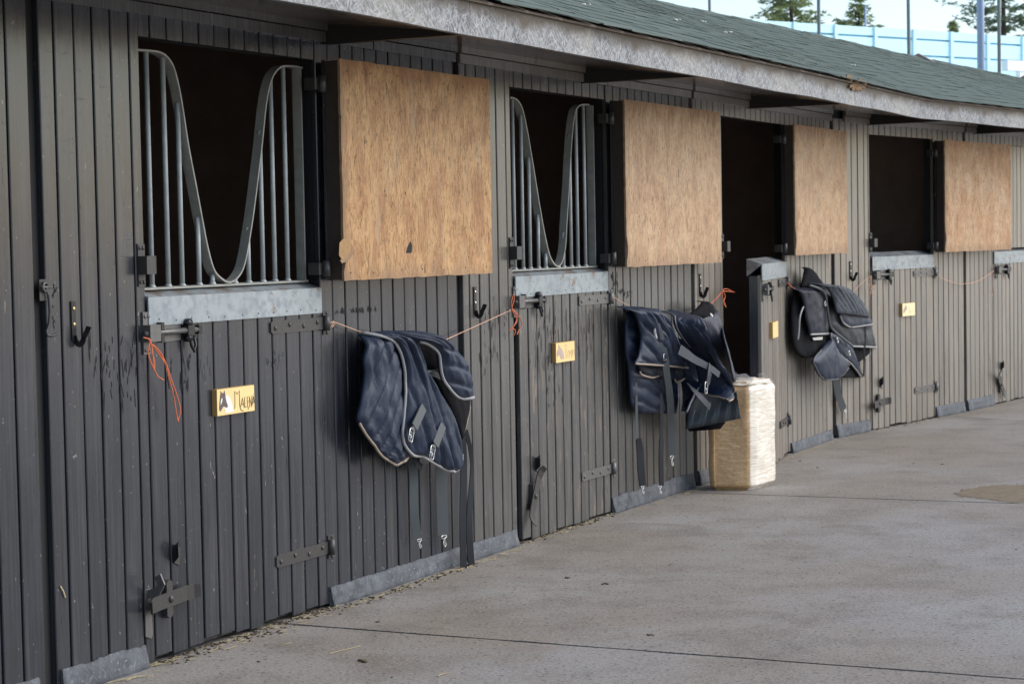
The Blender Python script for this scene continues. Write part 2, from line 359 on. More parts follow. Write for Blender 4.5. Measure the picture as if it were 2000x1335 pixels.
# ------------------------------------------------------------------ mesh + object helpers
WM = {}
class MB:
    """collects geometry in a frame's (u, w, z) and links it as ONE object"""
    def __init__(s): s.v = []; s.f = []; s.sm = []
    def add(s, vs, fs, smooth=False):
        o = len(s.v); s.v += vs; s.f += [tuple(i+o for i in f) for f in fs]; s.sm += [smooth]*len(fs)
        return s
    def box(s, u0, u1, w0, w1, z0, z1):
        vs = [(u, w, z) for z in (z0, z1) for u, w in ((u0, w0), (u1, w0), (u1, w1), (u0, w1))]
        return s.add(vs, [(0, 1, 2, 3), (4, 5, 6, 7), (0, 1, 5, 4), (1, 2, 6, 5), (2, 3, 7, 6), (3, 0, 4, 7)])
    def prism(s, prof, z0, z1):           # profile in (u, w), extruded in z
        n = len(prof)
        vs = [(u, w, z0) for u, w in prof]+[(u, w, z1) for u, w in prof]
        return s.add(vs, [tuple(range(n)), tuple(range(n, 2*n))]+[(i, (i+1) % n, n+(i+1) % n, n+i) for i in range(n)])
    def plate(s, pts, w0, w1):            # outline in (u, z), extruded in w
        n = len(pts)
        vs = [(u, w0, z) for u, z in pts]+[(u, w1, z) for u, z in pts]
        return s.add(vs, [tuple(range(n)), tuple(range(n, 2*n))]+[(i, (i+1) % n, n+(i+1) % n, n+i) for i in range(n)])
    def tube(s, pts, r, n=6, closed=False, cap=True):
        pts = [Vector(p) for p in pts]; m_ = len(pts); vs = []; fs = []; prev = None
        for i, p in enumerate(pts):
            a = pts[(i-1) % m_] if (closed or i > 0) else p
            b = pts[(i+1) % m_] if (closed or i < m_-1) else p
            d = (b-a)
            d = d.normalized() if d.length > 1e-9 else Vector((0, 0, 1))
            if prev is None:
                x = d.orthogonal().normalized()
            else:
                x = prev-d*prev.dot(d); x = x.normalized() if x.length > 1e-6 else d.orthogonal().normalized()
            prev = x; y = d.cross(x); rr = r[i] if isinstance(r, (list, tuple)) else r
            for k in range(n):
                a_ = 2*math.pi*k/n; vs.append(tuple(p+x*(rr*math.cos(a_))+y*(rr*math.sin(a_))))
        for i in range(m_ if closed else m_-1):
            for k in range(n):
                j = (i+1) % m_
                fs.append((i*n+k, i*n+(k+1) % n, j*n+(k+1) % n, j*n+k))
        if cap and not closed: fs += [tuple(range(n)), tuple(range((m_-1)*n, m_*n))]
        return s.add(vs, fs, True)
    def band(s, pts, width, thick, face=(0, 1, 0)):   # flat ribbon, broad side towards +w by default
        pts = [Vector(p) for p in pts]; vs = []; m_ = len(pts); fc = Vector(face)
        for i, p in enumerate(pts):
            d = (pts[min(i+1, m_-1)]-pts[max(i-1, 0)]).normalized()
            x = d.cross(fc).normalized(); y = x.cross(d).normalized()
            wd = width[i] if isinstance(width, (list, tuple)) else width
            for sx, sy in ((-1, -1), (1, -1), (1, 1), (-1, 1)):
                vs.append(tuple(p+x*(sx*wd/2)+y*(sy*thick/2)))
        fs = [(0, 1, 2, 3), tuple((m_-1)*4+k for k in range(4))]
        for i in range(m_-1):
            for k in range(4):
                fs.append((i*4+k, i*4+(k+1) % 4, i*4+4+(k+1) % 4, i*4+4+k))
        return s.add(vs, fs)
    def sheet(s, g, thick):               # grid of points with thickness along w
        nv, nu = len(g), len(g[0]); vs = [p for r_ in g for p in r_]
        vs += [(u, w-thick, z) for u, w, z in vs]; o = nu*nv; fs = []
        for j in range(nv-1):
            for i in range(nu-1):
                q = (j*nu+i, j*nu+i+1, (j+1)*nu+i+1, (j+1)*nu+i); fs += [q, tuple(k+o for k in q[::-1])]
        rim = [i for i in range(nu)]+[j*nu+nu-1 for j in range(1, nv)]+[(nv-1)*nu+i for i in range(nu-2, -1, -1)]+[j*nu for j in range(nv-2, 0, -1)]
        for a, b in zip(rim, rim[1:]+rim[:1]): fs.append((b, a, a+o, b+o))
        return s.add(vs, fs, True)
    def ball(s, c, r, n=8, m_=5, sq=(1, 1, 1)):
        vs = []; fs = []
        for j in range(m_+1):
            p = math.pi*j/m_
            for i in range(n):
                a = 2*math.pi*i/n
                vs.append((c[0]+r*sq[0]*math.sin(p)*math.cos(a), c[1]+r*sq[1]*math.sin(p)*math.sin(a), c[2]+r*sq[2]*math.cos(p)))
        for j in range(m_):
            for i in range(n): fs.append((j*n+i, j*n+(i+1) % n, (j+1)*n+(i+1) % n, (j+1)*n+i))
        return s.add(vs, fs, True)
    def disc(s, u, z, w0, w1, r, n=8):
        return s.plate([(u+r*math.cos(2*math.pi*k/n), z+r*math.sin(2*math.pi*k/n)) for k in range(n)], w0, w1)
    def mesh(s, name, material, o=(0, 0, 0)):
        me = bpy.data.meshes.new(name)
        me.from_pydata([(u-o[0], -(w-o[1]), z-o[2]) for u, w, z in s.v], [], s.f)
        me.polygons.foreach_set('use_smooth', s.sm)
        bm = bmesh.new(); bm.from_mesh(me)
        bmesh.ops.recalc_face_normals(bm, faces=bm.faces)
        bm.to_mesh(me); bm.free()
        me.materials.append(material)
        return me
    def build(s, name, material, parent=None, fr=FW, o=None, kind=None, label=None):
        if o is None:
            us, ws, zs = zip(*s.v)
            o = ((min(us)+max(us))/2, (min(ws)+max(ws))/2, min(zs))
        return put(name, s.mesh(name, material, o), parent, fr, o, kind, label)
def put(name, data, parent=None, fr=FW, o=(0, 0, 0), kind=None, label=None):
    ob = bpy.data.objects.new(name, data); COL.objects.link(ob)
    mw = Matrix.Translation(fr.W(*o)) @ Matrix.Rotation(fr.th, 4, 'Z')
    WM[ob.name] = mw
    if parent:
        ob.parent = parent; ob.matrix_basis = WM[parent.name].inverted() @ mw
    else: ob.matrix_basis = mw
    if kind: ob['kind'] = kind
    if label: ob['label'] = label
    return ob
def tag(ob, label, cat, group=None):
    ob['label'] = label; ob['category'] = cat
    if group: ob['group'] = group
    return ob
def thing(name, label, cat, fr, o, group=None):
    e = put(name, None, None, fr, o); e.empty_display_size = .1
    return tag(e, label, cat, group)

# ------------------------------------------------------------------ ground
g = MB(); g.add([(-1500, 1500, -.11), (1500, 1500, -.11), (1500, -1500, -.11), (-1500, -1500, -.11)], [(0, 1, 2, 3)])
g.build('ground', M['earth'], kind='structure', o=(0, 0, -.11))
yard = put('yard_floor', MB().mesh('yard_floor', M['soil']) if False else None, None, FW, (2, -9, GZ)); yard['kind'] = 'structure'

# slabs run out from the wall; joints cross the yard square to it
def ln(P_, ang): return (Vector((P_[0], P_[1])), Vector((math.cos(ang), math.sin(ang))))
def isect(a, b):
    (p, d), (q, e) = a, b
    den = d.x*e.y-d.y*e.x; t = ((q.x-p.x)*e.y-(q.y-p.y)*e.x)/den
    return p+d*t
j_pts = [((-0.779, 7.879), (1.682, 6.711)), ((1.171, 11.75), (2.779, 11.06)), ((3.492, 16.442), (3.991, 15.871))]
j_lines = []
for a, b in j_pts:
    d = Vector((b[0]-a[0], b[1]-a[1])).normalized(); j_lines.append((Vector(a), d))
d0, d2 = j_lines[0][1], j_lines[2][1]
j_lines = [(j_lines[0][0]-Vector((.44*4.4, .9*4.4)), d0)]+j_lines+[(j_lines[2][0]+Vector((.6*4.6, .8*4.6)), d2), (j_lines[2][0]+Vector((.6*9.4, .8*9.4)), d2)]
j_lines = [(j_lines[0][0]-Vector((.44*4.6, .9*4.6)), d0)]+j_lines
def jpt(l, k, off):
    nrm = Vector((-l[1].y, l[1].x)); return l[0]+l[1]*k+nrm*off
s_ = MB(); bed = [jpt(l, -1.1, 0) for l in j_lines]+[jpt(l, 4.6, 0) for l in j_lines[::-1]]
s_.prism([(p.x, -p.y) for p in bed], -.105, GZ-.022); s_.build('joint_bed', M['soil'], yard)
for a, b in zip(j_lines[:-1], j_lines[1:]):
    for k0, k1 in ((-1.1, 4.6),):
        n_ = 40; g = MB(); lo = []; hi = []
        for k in range(n_+1):
            x = k0+(k1-k0)*k/n_
            jit = .006*(mnoise.noise(Vector((x*5, a[0].y, 0))))+.003*mnoise.noise(Vector((x*19, a[0].y, 3)))
            jit2 = .006*(mnoise.noise(Vector((x*5, b[0].y, 9))))+.003*mnoise.noise(Vector((x*19, b[0].y, 5)))
            p = jpt(a, x, .010+jit*1.3); q = jpt(b, x, -.010+jit2*1.3)
            lo.append((p.x, -p.y)); hi.append((q.x, -q.y))
        prof = lo+hi[::-1]
        g.prism(prof, GZ-.06, GZ); g.build('slab', M['concrete'], yard, FW, (0, 0, GZ))

# ------------------------------------------------------------------ the stable
stable = thing('stable_building', 'long dark boarded stable block with open wooden shutters and green shingle roof', 'stable', F[2], (0, 0, GZ))
TOPZ, TRIM, OPZ = 2.35, 2.268, 2.194
def groove_list(first, pitch, end): 
    r_ = []; x = first
    while x < end-.03: r_.append(x); x += pitch
    return r_
GRV = {0: groove_list(.08, .1018, 5.94), 1: [.127, .234, .334, .436, .541]+groove_list(.6655, .1016, 2.97), 2: groove_list(.1162, .10257, 2.99),
       3: groove_list(.1045, .1046, 2.95), 4: [.148, .242, .346, .451, .557]+groove_list(.632, .1005, 2.45), 5: groove_list(.141, .108, 2.95), 6: groove_list(.1, .105, 2.95)}
OPEN = {1: (.597, 1.787), 2: (.581, 1.741), 3: (.568, 1.86), 4: (.654, 1.831), 5: (.706, 1.93)}
DOORB = {1: -.035, 2: -.03, 3: -.03, 4: -.03, 5: -.03}
PLK = {}
def plank(fr, u0, u1, z0, z1, parent, mt, w0=-.022, w1=0.0, name='plank'):
    key = (round(u1-u0, 3), round(z1-z0, 3), mt, round(w1-w0, 3))
    if key not in PLK:
        wd, h, t = u1-u0, z1-z0, w1-w0; c = min(.003, wd*.2)
        b = MB(); b.prism([(0, 0), (wd, 0), (wd, t-c), (wd-c, t), (c, t), (0, t-c)], 0, h)
        PLK[key] = b.mesh('plank', M[mt])
    return put(name, PLK[key], parent, fr, (u0, w0+random.uniform(-.0015, .0012), z0))
GAP = .0049
sections = {}
for i in range(NS):
    fr = F[i]; lo, hi = .045, fr.L-.006
    b = MB()
    op = OPEN.get(i)
    # framing behind the boards
    if op:
        b.box(.0, op[0]-.001, -.075, -.024, -.03, TOPZ); b.box(op[1]+.001, fr.L, -.075, -.024, -.03, TOPZ)
        b.box(op[0]-.001, op[1]+.001, -.075, -.024, OPZ+.001, TOPZ)
    else: b.box(0, fr.L, -.075, -.024, -.03, TOPZ)
    sec = b.build('wall_section', M['black'], stable, fr); sections[i] = sec
    cuts = [lo]+GRV[i]+[hi]
    for a, c in zip(cuts[:-1], cuts[1:]):
        mt = 'paint' if i < 2 else 'paint_midlit' if i < 3 else 'paint_farlit'  # paint grows paler with distance, carrying the far wall's sheen in its colour
        parts = [(a, c, -.02, TOPZ-.06)]
        if op:
            parts = []
            if a < op[0]: parts.append((a, min(c, op[0]), -.02, TOPZ-.06))
            if c > op[1]: parts.append((max(a, op[1]), c, -.02, TOPZ-.06))
            x0, x1 = max(a, op[0]), min(c, op[1])
            if x1 > x0: parts.append((x0, x1, OPZ, TOPZ-.06))
        for (x0, x1, z0, z1) in parts:
            gp = GAP if i < 2 else .0062
            g0 = gp if abs(x0-a) < 1e-6 else 0.0
            g1 = gp if abs(x1-c) < 1e-6 else 0.0
            if x1-x0-g0-g1 > .012: plank(fr, x0+g0, x1-g1, z0, z1, sec, mt)
    # trim boards under the eaves
    br = {1: [.02, 2.233, fr.L-.01], 2: [.02, 1.745, fr.L-.01], 3: [.02, fr.L-.01], 4: [.2, fr.L-.01]}.get(i, [.02, fr.L-.01])
    for a, c in zip(br[:-1], br[1:]):
        t = MB(); t.box(a+.006, c-.006, .002, .020, TRIM, TRIM+.042); t.build('trim_board', M['paint' if i < 1 else 'paint_midlit' if i < 2 else 'paint_farlit'], stable, fr)
        t = MB(); t.box(a+.006, c-.006, .002, .030, TRIM+.046, TRIM+.076); t.build('trim_board', M['paint' if i < 1 else 'paint_midlit' if i < 2 else 'paint_farlit'], stable, fr)

# plinth: rough rendered footing, left out at the doors
def plinth(i, u0, u1, h, capend=True):
    fr = F[i]; n_ = max(6, int((u1-u0)/.025)); g = []
    prof = [(.002, 1.0), (.008, .97), (.013, .6), (.019, .18), (.023, 0)]
    for (w, k) in prof:
        row = []
        for a in range(n_+1):
            u = u0+(u1-u0)*a/n_
            nz = mnoise.noise(Vector((u*7+i*11, k*2, 1)))*.008+mnoise.noise(Vector((u*31+i*11, k*7, 4)))*.006+mnoise.noise(Vector((u*90+i*11, k*15, 4)))*.006
            row.append((u, w+nz*.6, GZ+(h*k+nz*(.3+.7*k) if k > 0 else -.01)))
        g.append(row)
    b = MB(); b.sheet(g[::-1], .006)
    # end caps
    for e in (0, -1):
        pr = [r_[e] for r_ in g]; vs = list(pr)+[(p[0], .001, p[2]) for p in pr]
        b.add(vs, [(k, k+1, len(pr)+k+1, len(pr)+k) for k in range(len(pr)-1)])
    b.build('plinth', M['plinth'], stable, fr)
plinth(0, 0.2, F[0].L-.05, .085)
plinth(1, .065, .535, .085); plinth(1, 1.80, 3.005, .080); plinth(2, .005, .56, .078); plinth(2, 1.755, 2.98, .088)
plinth(3, .05, .55, .085); plinth(3, 1.93, 2.93, .07); plinth(4, .04, .60, .09); plinth(4, 1.86, 2.44, .088); plinth(5, .04, .68, .09); plinth(5, 1.95, 2.95, .09)
plinth(6, .04, 2.9, .09)

# inside of the boxes
for i in range(NS):
    fr = F[i]; a, c = mit(i, -3.3, 0), mit(i, -3.3, 1)
    b = MB(); b.box(a, c, -3.36, -3.3, -.05, 2.6); b.build('back_wall', M['inner'], stable, fr)
    b = MB(); b.add([(0, -.03, -.045), (fr.L, -.03, -.045), (c, -3.3, -.045), (a, -3.3, -.045)], [(0, 1, 2, 3)]); b.build('stall_floor', M['inner'], stable, fr)
for i in list(range(NS))+[NS]:
    fr = F[i] if i < NS else F[NS-1]; u = 0 if i < NS else fr.L
    b = MB(); b.plate([(0, 0), (0, 0)], 0, 0) if False else None
    prof = [(-.08, -.045), (-.08, 2.36), (-1.6, 3.22), (-3.3, 2.55), (-3.3, -.045)]
    vs = [(u-.02, w, z) for w, z in prof]+[(u+.02, w, z) for w, z in prof]
    b.add(vs, [(0, 1, 2, 3, 4), (5, 6, 7, 8, 9)]+[(k, (k+1) % 5, 5+(k+1) % 5, 5+k) for k in range(5)])
    b.build('partition', M['inner'], stable, fr)

# roof: deck, soffit boards, rafters, fascia, shingles
EW, EZ, RW, RZ, BW, BZ = .715, 2.405, -1.6, 3.315, -3.7, 2.52
SO_W, SO_Z0, SO_Z1 = .672, 2.345, 2.266      # soffit: from the wall head down to the fascia foot
DIP = [0, 0, 0, 0, -.035, -.085, -.14, -.22]
def rzf(i, u):
    f_ = min(1.2, max(-.2, u/F[i].L)); return RZ+DIP[i]+(DIP[i+1]-DIP[i])*f_
deck = MB()
ring = [(EW-.005, EZ-.012), (RW, RZ-.012), (BW, BZ), (BW, BZ-.03), (RW, RZ-.05), (EW-.005, EZ-.022)]
for i in range(NS):
    vs = []
    for e in (0, 1): vs += [(*F[i].W(mit(i, w, e), w, z+(DIP[i+e] if w == RW else 0)),) for w, z in ring]
    deck.add([(x, -y, z) for x, y, z in vs], [(k, (k+1) % 6, 6+(k+1) % 6, 6+k) for k in range(6)])
roof = deck.build('roof', M['drip'], stable, FW, (0, 0, EZ))
soff = put('soffit', None, stable, F[2], (0, 0, SO_Z1))
NB = 8
for i in range(NS):
    for k in range(NB):
        wa, wb = .004+(SO_W-.004)*k/NB, .004+(SO_W-.004)*(k+1)/NB-.004
        za, zb = [SO_Z0+(SO_Z1-SO_Z0)*w/SO_W for w in (wa, wb)]
        b = MB(); vs = []
        for w, z in ((wa, za), (wb, zb), (wb, zb+.012), (wa, za+.012)):
            for e in (0, 1): vs.append((mit(i, w, e), w, z))
        b.add(vs, [(0, 1, 3, 2), (2, 3, 5, 4), (4, 5, 7, 6), (6, 7, 1, 0), (0, 2, 4, 6), (1, 3, 5, 7)])
        b.build('soffit_board', M['soffit'], soff, F[i])
for i, u in ((0, 2.6), (0, 5.4), (1, 1.873), (2, 1.463), (3, 1.10), (4, .66), (5, .30), (5, 2.8)):
    b = MB(); vs = []
    for uu in (u-.03, u+.012):
        vs += [(uu, .004, SO_Z0-.001), (uu, SO_W-.01, SO_Z1), (uu, SO_W-.01, SO_Z1-.004), (uu, .004, 2.262)]
    b.add(vs, [(0, 1, 2, 3), (4, 5, 6, 7)]+[(k, (k+1) % 4, 4+(k+1) % 4, 4+k) for k in range(4)])
    b.build('rafter', M['rafter'], stable, F[i])
fasc = put('fascia', None, stable, F[2], (0, 0, SO_Z1))
for i in range(NS):
    cut = {1: [1.807], 2: [1.505], 3: [1.1], 4: [.7], 5: [1.4]}.get(i, [])
    us = [(mit(i, SO_W, 0), mit(i, SO_W+.024, 0))]+[(c, c) for c in cut]+[(mit(i, SO_W, 1), mit(i, SO_W+.024, 1))]
    for q, ((a0, a1), (c0, c1)) in enumerate(zip(us[:-1], us[1:])):
        if q > 0: a0 += .003; a1 += .003
        n_ = 24; b = MB(); vs = []
        for k in range(n_+1):
            f_ = k/n_; x0, x1 = a0+(c0-a0)*f_, a1+(c1-a1)*f_
            P_ = F[i].W(x1, SO_W, 0); sag = .007*mnoise.noise(Vector((P_.x*1.1, P_.y*1.1, 0))); tp = .010*mnoise.noise(Vector((P_.x*3, P_.y*3, 5)))
            vs += [(x0, SO_W, SO_Z1-.012+sag), (x1, SO_W+.024, SO_Z1-.012+sag), (x1, SO_W+.024, EZ-.010+tp*.4), (x0, SO_W, EZ-.010+tp*.4)]
        fs = [(0, 1, 2, 3), tuple(n_*4+k for k in range(4))]
        for k in range(n_):
            for e in range(4): fs.append((k*4+e, k*4+(e+1) % 4, k*4+4+(e+1) % 4, k*4+4+e))
        b.add(vs, fs); b.build('fascia_board', M['osb'], fasc, F[i], o=(a0, SO_W, SO_Z1))
# shingles: course by course; the nearest 300 singly, the rest in one part
slope = Vector((RW-EW, RZ-EZ)); SL = slope.length; sd_ = slope/SL; nr = Vector((-sd_.y, sd_.x))
if nr.y < 0: nr = -nr
tabs = []
EXPO = .142; NR = int(SL/EXPO)
for i in range(NS):
    for r_ in range(NR+1):
        s0 = -.03+r_*EXPO; w_ = EW+sd_.x*s0
        lo, hi = mit(i, w_, 0), mit(i, w_, 1); x = lo-(.165 if r_ % 2 else 0)-random.uniform(0, .02)
        while x < hi:
            x1 = x+.333
            a, c = max(x, lo), min(x1, hi)
            if c-a > .02: tabs.append((i, r_, s0, a, c))
            x = x1
def tab_geo(t, b):
    i, r_, s0, a, c = t; fr = F[i]
    ln_ = min(EXPO+.03, SL-s0+.02)
    lift = .006+random.uniform(0, .004); l2 = lift+random.uniform(-.002, .003)
    dr = 0.0
    if r_ == 0:
        P_ = fr.W(a, .7, 0); dr = .012*mnoise.noise(Vector((P_.x*1.7, P_.y*1.7, 2)))
    vs = []
    for u, lf in ((a+.007, lift), (c-.007, l2)):
        for s__, h in ((s0+random.uniform(-.004, .004)+dr, lf-.005), (s0+dr, lf), (s0+ln_, .004), (s0+ln_, -.001)):
            w_, z_ = EW+sd_.x*s__+nr.x*h, EZ+(rzf(i, u)-EZ)*s__/SL+nr.y*h
            P_ = fr.W(u, w_, z_); vs.append((P_.x, -P_.y, P_.z))
    b.add(vs, [(0, 1, 2, 3), (4, 5, 6, 7)]+[(k, (k+1) % 4, 4+(k+1) % 4, 4+k) for k in range(4)])
def tdist(t):
    P_ = F[t[0]].W((t[3]+t[4])/2, EW+sd_.x*t[2], EZ); d = P_-Vector((0, 0, CAMZ))
    vis = -.3 < d.x/d.y < .27 and (d.z-.05*d.y)/d.y < .175
    return d.length+(0 if vis else 100)
tabs.sort(key=tdist)
for t in tabs[:290]:
    b = MB(); tab_geo(t, b); b.build('shingle', M['shingle'], roof)
b = MB()
for t in tabs[290:]: tab_geo(t, b)
b.build('shingle_courses', M['shingle'], roof, kind='stuff')
b = MB()
for i in range(NS):
    a0, a1 = mit(i, RW, 0), mit(i, RW, 1); n_ = 8
    for k in range(n_):
        x0, x1 = a0+(a1-a0)*k/n_, a0+(a1-a0)*(k+1)/n_+.02
        vs = []
        for u in (x0, x1):
            for dw, dz in ((.13, -.045), (0, .012), (-.13, -.045)):
                P_ = F[i].W(u, RW+dw, rzf(i, u)+dz+.004*(k % 2)); vs.append((P_.x, -P_.y, P_.z))
        b.add(vs, [(0, 1, 4, 3), (1, 2, 5, 4)])
b.build('ridge_cap', M['shingle'], roof)
rr = random.Random(9); b = MB()
for (i, u, s__) in ((2, 1.1, .55), (3, .15, .9), (3, 1.35, 1.0), (2, .4, 1.3), (4, .5, .8), (1, 2.8, .7), (3, 2.2, 1.5)):
    for k in range(3):
        w_, z_ = EW+sd_.x*(s__+rr.uniform(-.03, .03)), EZ+(rzf(i, u)-EZ)*(s__)/SL+.016
        P_ = F[i].W(u+rr.uniform(-.03, .03), w_, z_); r_ = rr.uniform(.008, .02)
        b.ball((P_.x, -P_.y, P_.z), r_, 7, 4, (1, 1, .4))
b.build('bird_droppings', M['torn'], roof, kind='stuff')
# split and rotten spot in the roof edge
b = MB(); rr = random.Random(3)
for k in range(16):
    u = 1.13+rr.uniform(-.20, .20); z = 2.385+rr.uniform(-.03, .03)-(u-1.13)*.05
    b.band([(u-.05, .70+rr.uniform(0, .012), z+rr.uniform(-.014, .014)), (u+.05, .70+rr.uniform(0, .014), z+rr.uniform(-.016, .016))], rr.uniform(.012, .028), .007)
b.build('rotten_edge', M['rot'], stable, F[3])

# ------------------------------------------------------------------ doors
def strap_hinge(fr, u1, z, parent, ln_=.40, h=.05, w=.001, i_=0):
    b = MB(); u0 = u1-ln_
    b.plate([(u0, z-h*.36), (u0+.015, z-h*.5), (u1-.01, z-h*.5), (u1-.01, z+h*.5), (u0+.015, z+h*.5), (u0, z+h*.36)], w, w+.007)
    for k in range(4): b.ball((u0+.03+k*.105, w+.008, z+(.006 if k % 2 else -.004)), .010, 8, 4, (1, .5, 1))
    b.tube([(u1+.006, w+.012, z-h*.62), (u1+.006, w+.012, z+h*.62)], .016, 10)
    b.box(u1-.005, u1+.05, w-.0005, w+.005, z-h*.95, z+h*.95)
    for k in (-1, 1): b.ball((u1+.022, w+.006, z+k*h*.8), .008, 8, 4, (1, .5, 1))
    b.build('strap_hinge', M['ironlight' if i_ > 1 else 'iron'], parent, fr)
def bolt(fr, u, z, parent, w=.001, ln_=.30):
    b = MB()
    b.box(u+.02, u+.25, w, w+.004, z-.035, z+.035)
    b.tube([(u-.055, w+.022, z), (u+ln_-.03, w+.022, z)], .0105, 8)
    b.box(u-.045, u+.018, w, w+.040, z-.030, z+.030)
    b.box(u-.040, u+.005, w-.0008, w+.006, z-.075, z+.075)
    for dz in (-.060, .060):
        for du in (-.028, -.008): b.ball((u+du, w+.007, z+dz), .0075, 8, 4, (1, .5, 1))
    b.build('bolt', M['ironlight'], parent, fr)
    b = MB()
    b.box(u+.036, u+.054, w+.0045, w+.030, z-.036, z+.036); b.build('bolt_guide', M['blackmetal'], parent, fr)
    b = MB(); b.box(u+.19, u+.286, w+.0045, w+.009, z-.034, z+.034)
    for dz in (-.027, .027): b.tube([(u+.215, w+.006, z+dz), (u+.215, w+.030, z+dz)], .016, 8)
    b.box(u+.195, u+.235, w+.006, w+.034, z-.018, z+.018)
    b.box(u+.265, u+.288, w+.002, w+.032, z-.016, z+.016)
    b.build('bolt_bracket', M['blackmetal'], parent, fr); b = MB()
    b.tube([(u+.225, w+.02, z-.02), (u+.222, w+.026, z-.055), (u+.236, w+.028, z-.078), (u+.250, w+.026, z-.055), (u+.247, w+.02, z-.02)], .006, 6)
    b.build('bolt_handle', M['blackmetal'], parent, fr)
def kick_latch(fr, u, z, parent, ang, w=.001, hook=True):
    b = MB(); ca, sa = math.cos(ang), math.sin(ang)
    def q(a, c): return (u+a*ca-c*sa, z+a*sa+c*ca)
    # bent bar: flat in the middle, both ends curled away from the door
    prof = [(-.150, .050), (-.140, .040), (-.115, .026), (-.06, .022), (.10, .022), (.135, .030), (.155, .044)]
    vs = []
    for a, d in prof:
        h = .027 if -.13 < a < .14 else .022
        for c, dd in ((-h, 0), (h, 0), (h, .006), (-h, .006)):
            p = q(a, c); vs.append((p[0], w+d+dd, p[1]))
    n_ = len(prof); fs = [(0, 1, 2, 3), tuple((n_-1)*4+e for e in range(4))]
    for k in range(n_-1):
        for e in range(4): fs.append((k*4+e, k*4+(e+1) % 4, k*4+4+(e+1) % 4, k*4+4+e))
    b.add(vs, fs)
    b.ball((u, w+.028, z), .014, 8, 5, (1, .7, 1))
    b.plate([(u-.018, z-.060), (u, z-.070), (u+.018, z-.060), (u+.018, z+.060), (u, z+.070), (u-.018, z+.060)], w, w+.024)
    b.build('kick_latch', M['iron'], parent, fr)
    if hook:
        b = MB(); hu, hz = u+.065, z+.150
        b.plate([(hu-.005, hz-.030), (hu+.028, hz-.045), (hu+.034, hz+.02), (hu+.005, hz+.035)], w, w+.004)
        b.add([(hu-.004, w+.003, hz-.03), (hu+.006, w+.003, hz+.035), (hu-.012, w+.030, hz+.052), (hu-.030, w+.040, hz+.03), (hu-.022, w+.036, hz-.005)], [(0, 1, 2, 3, 4)])
        b.build('latch_catch', M['iron'], parent, fr)
def lower_door(i, fr, u0, u1, zb, mt='paint', mess=0, label=None, w=0.0, capu=None):
    """boarded half door with a metal cap, strap hinges and a bolt"""
    b = MB(); b.box(u0+.004, u1-.002, w-.075, w-.022, zb+.012, 1.20)
    d = b.build('lower_door', M['paint'], stable, fr, label=label)
    pitch = .1016; x = u0
    while x < u1-.03:
        x1 = min(x+pitch, u1)
        if u1-x1 < .05: x1 = u1
        gp = GAP if i < 2 else .006
        plank(fr, x+(.0015 if x == u0 else gp), x1-(.001 if x1 == u1 else gp), zb+random.uniform(0, .016)*(1+mess), 1.205, d, mt, w-.022, w)
        x = x1
    # metal cap: front apron + top plate
    if capu is not None: u0 = capu
    c = MB(); c.box(u0-.004, u1-.004, w+.003, w+.010, 1.172, 1.2745); cap = c.build('metal_cap', M['galv'], d, fr)
    c = MB(); c.add([(u0-.004, w+.010, 1.2748), (u1-.004, w+.010, 1.2748), (u1-.045, w-.088, 1.308), (u0-.004, w-.088, 1.308), (u0-.004, w+.010, 1.2747), (u1-.004, w+.010, 1.2747), (u1-.045, w-.088, 1.20), (u0-.004, w-.088, 1.20)],
                    [(0, 1, 2, 3), (4, 5, 6, 7), (0, 1, 5, 4), (1, 2, 6, 5), (2, 3, 7, 6), (3, 0, 4, 7)])
    c.build('cap_top', M['galvtop'], d, fr)
    n_ = 11; s = MB()
    for k in range(n_): s.ball((u0+.05+k*(u1-u0-.1)/(n_-1)+random.uniform(-.01, .01), w+.0102, 1.191+random.uniform(-.006, .006)), .004, 6, 4, (1, .3, 1))
    s.build('cap_nails', M['iron'], d, fr)
    return d
d1 = lower_door(1, F[1], .605, 1.785, -.03, 'paint', 1)
d2 = lower_door(2, F[2], .640, 1.738, -.03, 'paint_worn', capu=.594, label='scuffed lower door with scratched bare patches')
d3 = lower_door(3, FD, 0, 1.19, -.03, 'paint_farlit', label='lower door standing ajar')
d4 = lower_door(4, F[4], .680, 1.829, -.03, 'paint_farlit')
d5 = lower_door(5, F[5], .712, 1.928, -.03, 'paint_farlit')
for d, fr, u1 in ((d1, F[1], 1.80), (d2, F[2], 1.752), (d4, F[4], 1.842), (d5, F[5], 1.94)):
    strap_hinge(fr, u1, 1.130, d, i_=2 if d is not d1 else 0); strap_hinge(fr, u1, .212, d, i_=2 if d is not d1 else 0)
strap_hinge(FD, 1.2, 1.135, d3); strap_hinge(FD, 1.2, .20, d3)
_b1, _b2, _b4, _b5 = (0.61, 1.148), (0.611, 1.152), (0.729, 1.137), (0.78, 1.119)
bolt(F[1], _b1[0], _b1[1], d1); bolt(F[2], _b2[0], _b2[1], d2); bolt(FD, .06, 1.115, d3); bolt(F[4], _b4[0], _b4[1], d4); bolt(F[5], _b5[0], _b5[1], d5)
_k1, _k2, _k4, _k5 = (0.661, 0.191), (0.734, 0.186), (0.744, 0.166), (0.813, 0.134)
kick_latch(F[1], _k1[0], _k1[1], d1, R(3)); kick_latch(F[2], _k2[0], _k2[1], d2, R(62)); kick_latch(F[4], _k4[0], _k4[1], d4, R(4)); kick_latch(F[5], _k5[0], _k5[1], d5, R(-48))

